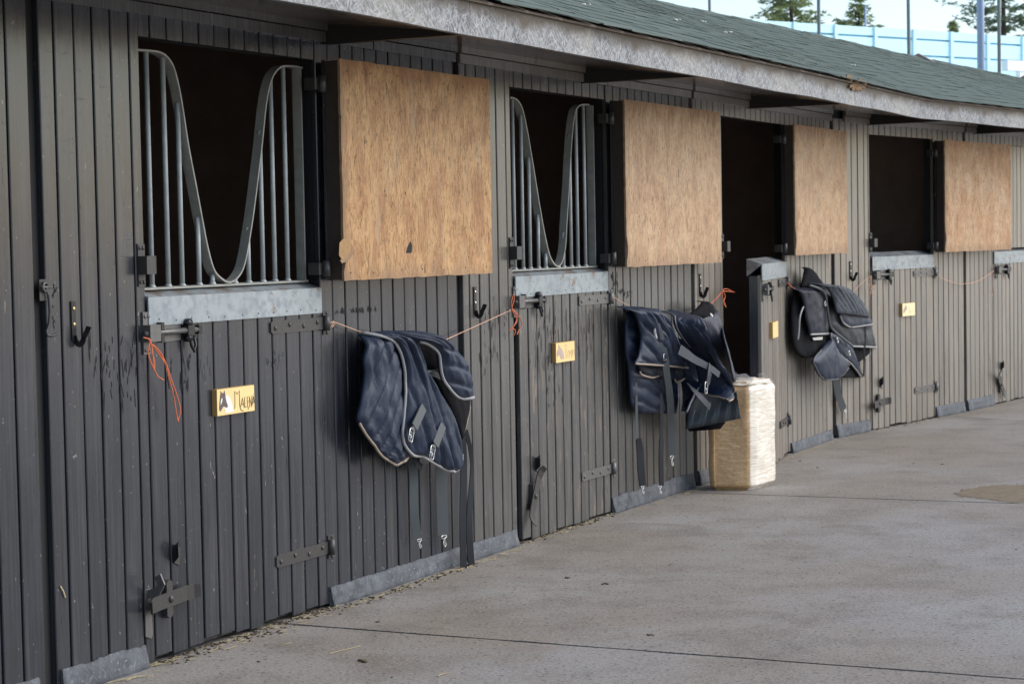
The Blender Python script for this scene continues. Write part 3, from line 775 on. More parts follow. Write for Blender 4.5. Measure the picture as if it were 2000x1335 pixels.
def gouges(name, parent, i, boxes, material, seed):
    """short splits and bites in the boards, each a thin sliver"""
    rr = random.Random(seed); b = MB()
    for (u0, z0), (u1, z1), n_, lmin, lmax, tilt in boxes:
        for k in range(n_):
            u, z = rr.uniform(min(u0, u1), max(u0, u1)), rr.uniform(min(z0, z1), max(z0, z1)); l_ = rr.uniform(lmin, lmax); a = rr.gauss(0, tilt)
            pts = [(u+math.sin(a)*l_*(t-.5)+rr.uniform(-.0015, .0015), .0012, z+math.cos(a)*l_*(t-.5)) for t in (0, .35, .7, 1)]
            wd = rr.uniform(.0015, .0042)
            b.band(pts, [wd*.2, wd, wd*.7, wd*.15], .0012)
    b.build(name, M[material], parent, FRM[i], kind='stuff')
gouges('gouge_marks', sections[1], 1, [((0.266, 0.921), (0.346, 1.179), 12, .02, .08, .12), ((0.347, 0.897), (0.454, 1.138), 16, .015, .05, .12), ((0.443, 0.906), (0.537, 1.152), 16, .015, .07, .15), ((1.906, 1.164), (2.248, 1.177), 40, .008, .03, .8), ((0.066, 1.09), (0.109, 1.326), 8, .01, .03, .4)], 'black', 1)
gouges('gouge_marks', d1, 1, [((0.793, 0.925), (0.864, 1.06), 14, .015, .06, .2), ((0.902, 0.964), (0.989, 1.053), 8, .01, .05, .2), ((1.37, 0.971), (1.492, 1.034), 14, .008, .03, .6), ((0.72, 0.865), (0.824, 1.044), 6, .02, .05, .1)], 'black', 2)
gouges('gouge_marks', d2, 2, [((0.737, 0.816), (1.102, 1.106), 34, .02, .10, .12), ((1.123, 0.844), (1.558, 1.089), 40, .015, .09, .15), ((0.717, 0.615), (1.152, 0.789), 14, .01, .05, .2)], 'black', 3)
gouges('bare_streaks', d2, 2, [((0.783, 0.788), (1.071, 1.107), 20, .03, .12, .08), ((1.283, 0.861), (1.558, 1.075), 16, .03, .10, .08)], 'barewood', 4)
gouges('gouge_marks', sections[2], 2, [((1.795, 1.121), (1.886, 1.258), 18, .02, .07, .2), ((1.894, 1.126), (2.086, 1.177), 24, .01, .04, .9), ((0.303, 0.893), (0.426, 1.193), 22, .015, .09, .15), ((0.192, 0.804), (0.286, 1.113), 14, .01, .05, .2), ((0.445, 0.983), (0.53, 1.128), 12, .01, .03, .4)], 'black', 5)

b = MB(); q0, q1 = (0.547, 0.243), (0.578, 0.076)
b.plate([(q0[0]-.012, q1[1]), (q0[0]+.022, q1[1]-.012), (q0[0]+.030, q1[1]), (q0[0]+.026, q0[1]), (q0[0]-.010, q0[1])], .002, .007)
b.band([(q0[0]+.008, .006, q0[1]-.02), (q0[0]+.008, .05, q0[1]-.005), (q0[0]+.008, .066, q0[1]+.02), (q0[0]+.008, .05, q0[1]+.05)], .03, .006, (1, 0, .001))
b.build('latch_keeper', M['ironlight'], sections[1], F[1])

# upper doors folded back flat against the wall, hinged on the right of each opening
def upper_door(i, u0, u1, z0, z1, mt, seed, label, notch=True):
    fr = F[i]; rr = random.Random(seed); wf, wb = .125, .055
    # plywood face with a slightly chewed outline
    out = []
    n_ = 26
    def jit(a=.003): return rr.uniform(-a, a)
    for k in range(n_): out.append((u0+(u1-u0)*k/n_, z0+jit(.002)))
    for k in range(n_):
        out.append((u1+jit(.002), z0+(z1-z0)*k/n_))
    for k in range(n_): out.append((u1-(u1-u0)*k/n_, z1+jit(.002)))
    for k in range(n_):
        f_ = k/n_; dz = z1-(z1-z0)*f_; chew = .0
        if notch and .80 < f_ < .96: chew = .028*math.sin((f_-.80)/.16*math.pi)*rr.uniform(.5, 1)
        out.append((u0+jit(.003)+chew, dz))
    b = MB(); b.plate(out, wf-.011, wf)
    d = b.build('upper_door', M[mt], stable, fr, label=label)
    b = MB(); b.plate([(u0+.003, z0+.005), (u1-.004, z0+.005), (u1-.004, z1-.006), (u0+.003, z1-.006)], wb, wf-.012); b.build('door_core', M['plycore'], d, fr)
    b = MB(); b.box(u0+.02, u1-.006, wb+.002, wf-.013, z0+.001, z0+.0048); b.build('bottom_rail', M['plyedge'], d, fr)
    x = u0; k = 0
    while x < u1-.05:
        x1 = min(x+.1016, u1)
        b = MB(); b.box(x+GAP, x1-GAP, wb-.018, wb-.001, z0+.002, z1-.002); b.build('plank', M['paint'], d, fr); x = x1
    for z in (z0+.05, z1-.10):
        b = MB(); b.tube([(u0-.035, .062, z-.032), (u0-.035, .062, z+.032)], .017, 10); b.box(u0-.035, u0+.01, .050, .056, z-.024, z+.024); b.box(u0-.075, u0-.035, .002, .052, z-.024, z+.024)
        b.build('hinge_knuckle', M['iron'], d, fr)
    s = MB()
    for k in range(7):
        for z in (z0+.03, z1-.045): s.ball((u0+.05+k*(u1-u0-.1)/6+jit(.02), wf+.0005, z+jit(.006)), .0045, 6, 4, (1, .3, 1))
    s.build('nail_heads', M['iron'], d, fr)
    return d
u1_ = upper_door(1, 1.770, 3.115, 1.302, 2.192, 'ply1', 1, 'orange brown plywood shutter with a small hole low on its face')
b = MB(); hp = [(2.287, 1.406), (2.337, 1.406), (2.343, 1.436), (2.33, 1.456), (2.321, 1.449), (2.302, 1.432)]
b.plate(hp, .1253, .1262); b.build('hole', M['black'], u1_, F[1])
upper_door(2, 1.722, 3.195, 1.296, 2.188, 'ply2', 2, None)
upper_door(3, 1.690, 2.962, 1.314, 2.186, 'ply2', 3, None)
upper_door(4, 1.790, 3.205, 1.292, 2.180, 'ply4', 4, 'paler shutter with reddish grain stains')
b = MB(); b.plate([(1.736, 1.455), (1.765, 1.471), (1.805, 1.471), (1.833, 1.45), (1.827, 1.421), (1.794, 1.395), (1.753, 1.385), (1.729, 1.406)], .1253, .1266); b.build('chewed_patch', M['freshwood'], u1_, F[1])
b = MB(); b.plate([(1.827, 1.45), (1.843, 1.429), (1.829, 1.4), (1.799, 1.38), (1.75, 1.373), (1.735, 1.385), (1.792, 1.395), (1.826, 1.421)], .1256, .1272); b.build('chewed_edge', M['plyedge'], u1_, F[1])
# the fifth box keeps its upper door shut
b = MB(); b.box(.712, 1.926, -.075, -.024, 1.304, 2.19); ud5 = b.build('upper_door', M['black'], stable, F[5], label='closed upper door of dark boards')
x = .712
while x < 1.90:
    x1 = min(x+.1016, 1.926); plank(F[5], x+GAP, x1-GAP, 1.304, 2.19, ud5, 'paint_farlit'); x = x1
# staples for the shutter bolts on the left of each opening
for i, q in ((1, (0.575, 1.389)), (2, (0.564, 1.39)), (3, (0.554, 1.389)), (4, (0.662, 1.381))):
    b = MB(); u, z = q
    b.box(u-.025, u+.03, .001, .045, z-.032, z+.032); b.box(u-.022, u+.018, .0005, .006, z-.075, z+.075)
    for dz in (-.06, .06):
        for du in (-.012, .008): b.ball((u+du, .007, z+dz), .0075, 8, 4, (1, .5, 1))
    b.build('bolt_staple', M['iron'], stable, F[i])

# window grilles over the first two half doors
def grille(i, curve, bars, strap_u, zb, u_start):
    fr = F[i]; w = -.05
    pts = [(u, w, z) for u, z in curve]
    # smooth the strap by Catmull-Rom
    sm = []
    for k in range(len(pts)-1):
        p0, p1, p2, p3 = [Vector(pts[max(0, min(len(pts)-1, k+d))]) for d in (-1, 0, 1, 2)]
        for t in range(6):
            t /= 6; sm.append(tuple(.5*((2*p1)+(-p0+p2)*t+(2*p0-5*p1+4*p2-p3)*t*t+(-p0+3*p1-3*p2+p3)*t**3)))
    sm.append(pts[-1])
    b = MB()
    n_ = len(sm); vs = []
    for k, p in enumerate(sm):
        d = (Vector(sm[min(k+1, n_-1)])-Vector(sm[max(k-1, 0)])).normalized(); nrm = Vector((-d.z, 0, d.x))*.0035
        for sx, dw in ((-1, -.02), (1, -.02), (1, .02), (-1, .02)): vs.append((p[0]+nrm.x*sx, p[1]+dw, p[2]+nrm.z*sx))
    fs = [(0, 1, 2, 3), tuple((n_-1)*4+e for e in range(4))]
    for k in range(n_-1):
        for e in range(4): fs.append((k*4+e, k*4+(e+1) % 4, k*4+4+(e+1) % 4, k*4+4+e))
    b.add(vs, fs)
    b.box(u_start-.02, strap_u+.02, w-.02, w+.02, zb, zb+.008)
    b.box(strap_u-.004, strap_u+.004, w-.02, w+.02, zb, curve[-1][1])
    gr = b.build('window_grille', M['strap'], stable, fr)
    for u in bars:
        best = None
        for p, q in zip(sm[:-1], sm[1:]):
            if min(p[0], q[0]) <= u <= max(p[0], q[0]) and abs(q[0]-p[0]) > 1e-9:
                z = p[2]+(q[2]-p[2])*(u-p[0])/(q[0]-p[0]); best = z if best is None else max(best, z)
        if best is None: best = curve[0][1]
        b = MB(); b.tube([(u, w, zb+.008), (u, w, best-.003)], .0095, 8); b.ball((u, w, zb+.010), .015, 8, 4, (1, 1, .7)); b.build('bar', M['bar'], gr, fr)
c1 = [(0.627, 2.15), (0.71, 2.152), (0.768, 2.151), (0.811, 2.138), (0.848, 2.107), (0.877, 2.044), (0.902, 1.952), (0.931, 1.822), (0.974, 1.672), (1.008, 1.549), (1.04, 1.443), (1.076, 1.364), (1.122, 1.33), (1.177, 1.313), (1.233, 1.329), (1.285, 1.381), (1.334, 1.509), (1.376, 1.648), (1.424, 1.828), (1.465, 1.999), (1.498, 2.081), (1.534, 2.127), (1.587, 2.155), (1.66, 2.162), (1.741, 2.161)]
b1 = [(0.708, 1.317), (0.808, 1.316), (0.895, 1.315), (1.004, 1.314), (1.091, 1.315), (1.243, 1.315), (1.339, 1.313), (1.441, 1.312), (1.527, 1.312), (1.622, 1.311)]
s1 = (1.726, 1.311)
grille(1, c1, [u for u, z in b1], s1[0], 1.299, .597)
c2 = [(0.654, 2.146), (0.699, 2.144), (0.751, 2.129), (0.796, 2.086), (0.839, 1.994), (0.881, 1.881), (0.924, 1.755), (0.972, 1.614), (1.022, 1.485), (1.073, 1.381), (1.127, 1.331), (1.182, 1.314), (1.234, 1.339), (1.276, 1.418), (1.3, 1.55), (1.333, 1.709), (1.359, 1.869), (1.391, 2.016), (1.427, 2.106), (1.468, 2.142), (1.528, 2.156), (1.609, 2.16)]
b2 = [(0.71, 1.306), (0.804, 1.306), (0.887, 1.304), (0.984, 1.305), (1.069, 1.303), (1.22, 1.305), (1.29, 1.306), (1.387, 1.307), (1.473, 1.308), (1.573, 1.309)]
s2 = (1.662, 1.315)
grille(2, c2, [u for u, z in b2], s2[0], 1.299, .581)

# ------------------------------------------------------------------ things on the wall
def plaque(fr, u0, u1, z0, z1, w0, face, label):
    t = thing('name_plaque', label, 'sign', fr, ((u0+u1)/2, w0, z0), 'wooden name plaques on the stable doors')
    b = MB(); b.box(u0, u1, w0, w0+.021, z0, z1); b.build('board', M['pineedge'], t, fr)
    b = MB(); b.plate([(u0+.001, z0+.001), (u1-.001, z0+.001), (u1-.001, z1-.001), (u0+.001, z1-.001)], w0+.0212, w0+.0222); b.build('face', M[face], t, fr)
    return t
def flat(t, fr, name, pts, w, material):
    b = MB(); b.plate(pts, w, w+.0006); b.build(name, M[material], t, fr)
def strokes(t, fr, lines, w, material, r=.0013):
    b = MB()
    for l_ in lines: b.band([(u, w, z) for u, z in l_], r*2, .0006)
    b.build('lettering', M[material], t, fr)
pq = [(0.993, 0.822), (1.246, 0.816), (1.001, 0.921), (1.251, 0.916)]
p1 = plaque(F[1], pq[0][0], pq[1][0], (pq[0][1]+pq[1][1])/2, (pq[2][1]+pq[3][1])/2, .001, 'pine', 'pine name plaque with brown and white horse head and the name Malena')
# zoom scale 16.67 px per photo pixel, origin (400, 740)
WP = .0236
flat(p1, F[1], 'horse_mane', [(1.051, 0.894), (1.074, 0.887), (1.087, 0.868), (1.096, 0.844), (1.099, 0.827), (1.072, 0.827), (1.048, 0.827), (1.038, 0.847)], WP, 'horsewhite')
flat(p1, F[1], 'horse_head', [(1.016, 0.913), (1.021, 0.906), (1.031, 0.901), (1.038, 0.905), (1.041, 0.913), (1.046, 0.9), (1.047, 0.887), (1.053, 0.869), (1.062, 0.853), (1.059, 0.847), (1.049, 0.847), (1.039, 0.852), (1.03, 0.852), (1.021, 0.843), (1.014, 0.836), (1.007, 0.84), (1.006, 0.852), (1.009, 0.871), (1.013, 0.889), (1.017, 0.902)], WP+.0008, 'horsebrown')
flat(p1, F[1], 'horse_blaze', [(1.019, 0.883), (1.026, 0.884), (1.023, 0.873), (1.017, 0.864), (1.012, 0.859), (1.014, 0.872)], WP+.0016, 'horsewhite')
strokes(p1, F[1], [[(1.105, 0.838), (1.11, 0.843), (1.111, 0.872), (1.111, 0.904), (1.128, 0.892), (1.142, 0.904), (1.142, 0.879), (1.142, 0.854), (1.146, 0.836), (1.155, 0.828), (1.167, 0.824)],
    [(1.15, 0.842), (1.156, 0.859), (1.162, 0.875), (1.167, 0.858), (1.173, 0.838)], [(1.154, 0.851), (1.17, 0.851)],
    [(1.176, 0.877), (1.177, 0.857), (1.178, 0.838), (1.189, 0.839)], [(1.203, 0.877), (1.194, 0.876), (1.196, 0.858), (1.196, 0.838), (1.205, 0.837)], [(1.196, 0.858), (1.204, 0.858)],
    [(1.21, 0.836), (1.21, 0.876), (1.219, 0.854), (1.224, 0.836), (1.228, 0.879)], [(1.231, 0.843), (1.235, 0.866), (1.238, 0.876), (1.241, 0.86), (1.245, 0.848)], [(1.233, 0.853), (1.243, 0.853)], [(1.236, 0.883), (1.239, 0.884)], [(1.201, 0.834), (1.2, 0.826)]], WP+.0008, 'ink')
pq = [(1.016, 0.824), (1.248, 0.831), (1.011, 0.928), (1.245, 0.929)]
p2 = plaque(F[2], pq[0][0], pq[1][0], (pq[0][1]+pq[1][1])/2, (pq[2][1]+pq[3][1])/2, .001, 'pine', 'pine name plaque with faded brown horse head on the scuffed second door')
flat(p2, F[2], 'horse_head', [(1.045, 0.92), (1.06, 0.91), (1.085, 0.898), (1.103, 0.879), (1.113, 0.858), (1.111, 0.843), (1.073, 0.844), (1.067, 0.858), (1.058, 0.867), (1.046, 0.863), (1.033, 0.857), (1.027, 0.87), (1.03, 0.883), (1.041, 0.896), (1.047, 0.906)], WP, 'horsepale')
strokes(p2, F[2], [[(1.123, 0.908), (1.142, 0.915), (1.137, 0.895), (1.136, 0.869), (1.141, 0.848), (1.122, 0.847)], [(1.165, 0.883), (1.157, 0.871), (1.161, 0.85), (1.178, 0.851), (1.183, 0.874), (1.165, 0.883)],
    [(1.205, 0.885), (1.191, 0.877), (1.194, 0.863), (1.207, 0.865), (1.207, 0.886), (1.207, 0.839)], [(1.218, 0.884), (1.222, 0.851)], [(1.22, 0.875), (1.231, 0.885), (1.237, 0.885), (1.239, 0.855)]], WP+.0008, 'inkpale', .001)
pq = [(1.182, 0.805), (1.42, 0.805), (1.175, 0.904), (1.417, 0.907)]
p4 = plaque(F[4], pq[0][0], pq[1][0], (pq[0][1]+pq[1][1])/2, (pq[2][1]+pq[3][1])/2, .001, 'pinepale', 'pale pine name plaque with small horse head on the door under the far open window')
flat(p4, F[4], 'horse_head', [(1.242, 0.896), (1.256, 0.881), (1.265, 0.857), (1.246, 0.85), (1.231, 0.842), (1.216, 0.831), (1.197, 0.832), (1.202, 0.855), (1.222, 0.874)], WP, 'horsepale')
strokes(p4, F[4], [[(1.28, 0.884), (1.309, 0.851), (1.337, 0.822)], [(1.289, 0.836), (1.376, 0.841)]], WP+.0008, 'inkpale', .001)
pq = [(0.354, 0.798), (0.616, 0.791), (0.363, 0.899), (0.613, 0.896)]
p3 = plaque(FD, pq[0][0], pq[1][0], (pq[0][1]+pq[1][1])/2, (pq[2][1]+pq[3][1])/2, .001, 'pine', 'small pine name plaque on the lower door that stands ajar')

def wall_hook(i, u, z, label, s=1.0, screws='brass'):
    t = thing('blanket_hook', label, 'hook', F[i], (u, 0, z-.1), 'J shaped hooks screwed to the wall')
    b = MB(); b.box(u-.012, u+.012, .001, .006, z-.115*s, z); 
    b.build('back_plate', M['blackmetal'], t, F[i])
    b = MB(); pts = [(u, .006, z-.10*s)]
    for k in range(9):
        a = math.pi*1.0*k/8
        pts.append((u+k*.0022*s, .018-.012*math.cos(a), z-.105*s-.022*s*math.sin(a)))
    pts.append((u+.026*s, .034, z-.092*s)); pts.append((u+.033*s, .038, z-.076*s))
    b.band(pts, .02, .004, (1, 0, .001)); b.build('hook_arm', M['blackmetal'], t, F[i])
    b = MB()
    for dz in (.022, .068): b.ball((u, .0065, z-dz*s), .0075, 8, 4, (1, .5, 1))
    b.build('screws', M[screws], t, F[i])
q = (0.185, 1.276); wall_hook(1, q[0], q[1], 'black J hook with two brass screws left of the first grille', 1.15)
q = (0.162, 1.238); wall_hook(2, q[0], q[1], 'black J hook on the boards right of the first shutter, above the slack twine', 1.1, 'chrome')
q = (0.135, 1.231); wall_hook(3, q[0], q[1], 'black J hook between second shutter and the dark doorway', 1.1, 'chrome')
q = (0.305, 1.25); wall_hook(4, q[0], q[1], 'black J hook right of the third shutter above the far blanket', 1.1, 'chrome')
# cabin hook hanging from its eye
q = (0.033, 1.328); u, z = q
t = thing('cabin_hook', 'thin rusty cabin hook hanging from an eye at far left', 'hook', F[1], (u, 0, z-.2))
b = MB(); b.box(u-.022, u+.022, .001, .005, z-.045, z+.025); b.build('eye_plate', M['iron'], t, F[1])
b = MB(); b.tube([(u+.015*math.cos(k*.6), .006+.008*abs(math.sin(k*.3)), z+.015*math.sin(k*.6)) for k in range(11)], .0045, 6)
b.tube([(u-.02, .012, z), (u+.03, .014, z-.002)], .004, 6); b.build('eye', M['ironlight'], t, F[1])
b = MB(); b.tube([(u, .012, z), (u+.012, .014, z-.03), (u+.016, .014, z-.08), (u+.012, .013, z-.12), (u-.004, .013, z-.145), (u-.002, .016, z-.160), (u+.014, .022, z-.163), (u+.034, .028, z-.155)], .0045, 6); b.build('hook_rod', M['iron'], t, F[1])

# baling twine
def smooth3(pts, n=5):
    pts = [Vector(p) for p in pts]; out = []
    for k in range(len(pts)-1):
        p0, p1, p2, p3 = [pts[max(0, min(len(pts)-1, k+d))] for d in (-1, 0, 1, 2)]
        for t in range(n):
            t /= n; out.append(tuple(.5*((2*p1)+(-p0+p2)*t+(2*p0-5*p1+4*p2-p3)*t*t+(-p0+3*p1-3*p2+p3)*t**3)))
    out.append(tuple(pts[-1])); return out
def twine(i, w, lines, label, mt='twine', r=.0022, wob=.004, group='lengths of baling twine', name='baling_twine'):
    b = MB(); rr = random.Random(len(label))
    for l_ in lines:
        b.tube(smooth3([(u, w+(rr.uniform(-wob, wob)), z) for u, z in l_]), r, 5)
    return tag(b.build(name, M[mt], None, FRM[i]), label, 'twine', group)
twine(1, .05, [[(0.513, 1.137), (0.54, 1.13), (0.56, 1.111)], [(0.534, 1.132), (0.545, 1.119), (0.535, 1.098), (0.54, 1.071), (0.557, 1.039), (0.568, 1.017)], [(0.546, 1.126), (0.554, 1.106), (0.559, 1.079), (0.572, 1.051), (0.571, 1.02)], [(0.54, 1.13), (0.559, 1.097), (0.564, 1.06), (0.565, 1.017)],
    [(0.557, 1.109), (0.592, 1.086), (0.628, 1.056), (0.642, 1.028), (0.65, 1), (0.675, 0.925), (0.697, 0.868), (0.705, 0.827)], [(0.563, 1.111), (0.604, 1.08), (0.634, 1.051), (0.648, 1.015), (0.671, 0.977), (0.705, 0.914), (0.716, 0.867), (0.711, 0.834), (0.701, 0.826)], [(0.56, 1.111), (0.598, 1.076), (0.636, 1.038), (0.644, 1.01)], [(0.568, 1.017), (0.594, 0.995), (0.624, 0.98)]], 'long orange twine loop hanging from the first door bolt', r=.0024)
twine(2, .05, [[(0.47, 1.194), (0.485, 1.167), (0.461, 1.13), (0.477, 1.1), (0.504, 1.075), (0.475, 1.044), (0.445, 1.023)], [(0.481, 1.189), (0.457, 1.155), (0.472, 1.125), (0.528, 1.088), (0.56, 1.047), (0.536, 1.016), (0.507, 0.998)], [(0.461, 1.123), (0.505, 1.092), (0.509, 1.059), (0.457, 1.032)], [(0.434, 1.019), (0.457, 1.03), (0.485, 1.019), (0.484, 0.994)]], 'short orange twine loops knotted on the second door bolt', r=.0024)
twine(1, .03, [[(1.81, 1.131), (1.83, 1.132), (1.871, 1.124), (1.994, 1.097), (2.129, 1.063)], [(1.83, 1.138), (1.822, 1.122), (1.813, 1.11)], [(1.838, 1.13), (1.829, 1.113), (1.813, 1.118)]], 'taut twine from the first door hinge to the nearest blanket', 'twinepale')
twine(2, .03, [[(-0.203, 1.008), (-0.04, 1.032), (0.224, 1.074), (0.491, 1.115)]], 'pale twine sloping up from the nearest blanket to the second door bolt', 'twinepale')
twine(2, .03, [[(1.753, 1.139), (1.851, 1.111), (1.965, 1.079)]], 'thin pale twine between second door hinge and the middle blankets', 'twinepale')
twine(3, .05, [[(0.188, 1.045), (0.301, 1.078), (0.407, 1.115)], [(0.398, 1.125), (0.494, 1.128), (0.63, 1.102)], [(0.407, 1.118), (0.533, 1.111), (0.65, 1.104)], [(0.407, 1.118), (0.454, 1.085), (0.424, 1.049), (0.461, 1.016)], [(0.398, 1.119), (0.406, 1.074), (0.452, 1.042), (0.471, 1.019)]], 'frayed orange twine tied at the dark doorway edge', r=.0028)
twine(3, .08, [[(1.632, 1.138), (1.757, 1.104), (1.897, 1.072), (1.991, 1.052)], [(1.932, 1.064), (2.015, 1.069), (2.063, 1.046), (1.99, 1.035), (1.919, 1.051), (1.979, 1.063), (2.111, 1.031)]], 'orange twine knotted round the far blanket', r=.003)
twine(4, .03, [[(0.306, 1.03), (0.43, 1.08), (0.583, 1.133)]], 'faint twine rising from the far blanket to the fourth door bolt', 'twinepale', .0025)
twine(4, .05, [[(0.558, 1.137), (0.539, 1.092), (0.564, 1.045), (0.527, 0.977), (0.535, 0.939)], [(0.566, 1.129), (0.565, 1.068), (0.6, 1.029), (0.555, 1.007)], [(0.547, 1.061), (0.52, 1.069), (0.564, 1.03)]], 'thin orange strands hanging from the fourth door bolt', 'twinepale', .003)
twine(4, .04, [[(1.825, 1.114), (1.917, 1.083), (2.083, 1.049), (2.252, 1.028), (2.381, 1.024)]], 'slack twine on the left half of the swag between the last doors', 'twinepale', .003)
twine(5, .04, [[(-0.095, 1.025), (0.096, 1.028), (0.316, 1.052), (0.49, 1.09), (0.591, 1.114)], [(0.566, 1.106), (0.59, 1.044), (0.588, 0.97), (0.574, 0.901)], [(0.5, 0.951), (0.575, 0.914)]], 'twine with loose ends on the last door bolt', 'twinepale', .003)

# ------------------------------------------------------------------ horse blankets
def resamp(pts, n):
    L_ = [0]
    for a, b in zip(pts[:-1], pts[1:]): L_.append(L_[-1]+math.hypot(b[0]-a[0], b[1]-a[1]))
    out = []; k = 0
    for j in range(n+1):
        d = L_[-1]*j/n
        while k < len(pts)-2 and L_[k+1] < d: k += 1
        f_ = (d-L_[k])/max(1e-9, L_[k+1]-L_[k]); f_ = min(1, max(0, f_))
        out.append((pts[k][0]+(pts[k+1][0]-pts[k][0])*f_, pts[k][1]+(pts[k+1][1]-pts[k][1])*f_))
    return out
def rnd_smooth(pts):
    return [tuple(p[::2]) for p in smooth3([(u, 0, z) for u, z in pts], 4)]
def ss(x): x = max(0, min(1, x)); return x*x*(3-2*x)
class Cloth:
    """a hanging fabric panel between a left and a right outline (u, z)"""
    def __init__(s, fr, L_, R_, w=.10, top=.05, bulge=.03, nf=3, amp=.010, quilt=None, seed=0, nu=40, nv=52, roll=.10, fan=1.0, smooth=True, wR=None):
        s.fr = fr
        if smooth: L_, R_ = rnd_smooth(L_), rnd_smooth(R_)
        A, B = resamp(L_, nv), resamp(R_, nv); rr = random.Random(seed); ph = [rr.uniform(0, 6.3) for _ in range(6)]
        s.g = []
        for j in range(nv+1):
            t = j/nv; row = []
            for k in range(nu+1):
                q = k/nu; u = A[j][0]+(B[j][0]-A[j][0])*q; z = A[j][1]+(B[j][1]-A[j][1])*q
                w_ = w
                if wR is not None:
                    wr_ = wR[0]+(wR[1]-wR[0])*t if isinstance(wR, tuple) else wR
                    w_ = w+(wr_-w)*q
                x = top+(w_-top)*math.sqrt(ss(t/roll)) if roll else w_
                x += bulge*(math.sin(math.pi*q)**.8)*(.35+.65*math.sin(math.pi*min(1, .12+t*.8)))
                fd = math.sin(2*math.pi*(nf*q+.35*math.sin(2.2*t+ph[0]))+ph[1])+.5*math.sin(2*math.pi*(nf*1.9*q+.3*t)+ph[2])
                x += .62*amp*fd*(.25+.75*(1-t)**fan)*ss(t/.06)*(.3+.7*ss(min(q, 1-q)/.18))
                x += (.35+.65*ss(min(q, 1-q)/.15))*(.006*mnoise.noise(Vector((u*9+seed, z*7, seed)))+.004*mnoise.noise(Vector((u*26+seed, z*20, 2))))
                ed_ = .35+.65*ss(min(q, 1-q)/.15)
                # crumple creases running slantwise
                x += .0022*(1-abs(mnoise.noise(Vector((u*11+z*9, z*7-u*5, seed*1.7))))*2.2)
                if quilt:
                    ang, spc, dep = quilt; a_ = (u*math.cos(ang)+z*math.sin(ang))/spc+.25*mnoise.noise(Vector((u*6, z*6, 9)))
                    fr_ = abs(a_-round(a_))*2; x += dep*3.2*(min(1, fr_/.5)**.5-.75)*ss(min(q, 1-q, 1-t)/.10)
                e = min(q, 1-q, (1-t)*1.0); x -= .006*(1-ss(e/.06))
                row.append((u, max(.012, x), z))
            s.g.append(row)
    def build(s, name, material, parent, thick=.012, label=None):
        b = MB(); b.sheet(s.g, thick); return b.build(name, M[material], parent, s.fr, label=label)
    def edge(s, side, a=0, b=1):
        n_ = len(s.g)-1; m_ = len(s.g[0])-1
        if side == 'L': pts = [r_[0] for r_ in s.g]
        elif side == 'R': pts = [r_[-1] for r_ in s.g]
        elif side == 'B': pts = list(s.g[-1])
        else: pts = list(s.g[0])
        k = len(pts)-1
        return pts[int(a*k):int(b*k)+1]
def piping(pts, parent, fr, mt='piping', r=.0075, dw=.002):
    r *= .82
    b = MB(); b.tube([(u, w+dw, z) for u, w, z in pts], r, 7); b.build('piping', M[mt], parent, fr)
def webbing(pts, width, parent, fr, w, mt='web', name='strap', thick=.003):
    n_ = len(pts)
    if len(pts[0]) == 3: ws = [p[2] for p in pts]; pts = [p[:2] for p in pts]
    else: ws = w if isinstance(w, (list, tuple)) else [w]*n_
    wd = width if isinstance(width, (list, tuple)) else [width]*n_
    p3 = smooth3([(u, ws[k], z) for k, (u, z) in enumerate(pts)], 5)
    w2 = [wd[min(n_-1, k//5)]+(wd[min(n_-1, k//5+1)]-wd[min(n_-1, k//5)])*((k % 5)/5) for k in range(len(p3))]
    b = MB(); b.band(p3, [x*(1.22 if name in ('hanging_strap', 'surcingle') else 1) for x in w2], thick, (-.6, .8, 0) if name in ('hanging_strap', 'surcingle') else (-.15, 1, 0)); return b.build(name, M[mt], parent, fr)
def buckle(c, wd, ht, ang, w, parent, fr, bar=True):
    b = MB(); ca, sa = math.cos(ang), math.sin(ang)
    def q(a, d): return (c[0]+a*ca-d*sa, w, c[1]+a*sa+d*ca)
    a, d = wd/2, ht/2; k = .25
    ring = [q(-a, -d*(1-k)), q(-a*(1-k), -d), q(a*(1-k), -d), q(a, -d*(1-k)), q(a, d*(1-k)), q(a*(1-k), d), q(-a*(1-k), d), q(-a, d*(1-k))]
    b.tube(ring, .0026, 6, closed=True)
    if bar: b.tube([q(-a, -d*.1), q(a, -d*.1)], .0022, 6); b.tube([q(0, -d*.1), q(a*.15, -d)], .002, 6)
    b.build('buckle', M['chrome'], parent, fr)
def snap(c, w, parent, fr, s=1.0):
    b = MB(); u, z = c
    b.tube([(u-.026*s, w, z), (u+.026*s, w, z), (u+.026*s, w, z-.012*s), (u+.006*s, w, z-.014*s), (u+.006*s, w, z-.03*s), (u+.014*s, w+.004, z-.045*s), (u, w+.004, z-.058*s), (u-.012*s, w+.004, z-.045*s), (u-.006*s, w, z-.03*s), (u-.006*s, w, z-.014*s), (u-.026*s, w, z-.012*s)], .0032*s, 6, closed=True)
    b.build('snap_hook', M['chrome'], parent, fr)
def dring(c, r, w, parent, fr):
    b = MB(); b.tube([(c[0]+r*math.cos(k*math.pi/6), w, c[1]+r*math.sin(k*math.pi/6)) for k in range(12)], .0035, 6, closed=True); b.build('ring', M['chrome'], parent, fr)

GRP = 'navy horse blankets hung on twine'
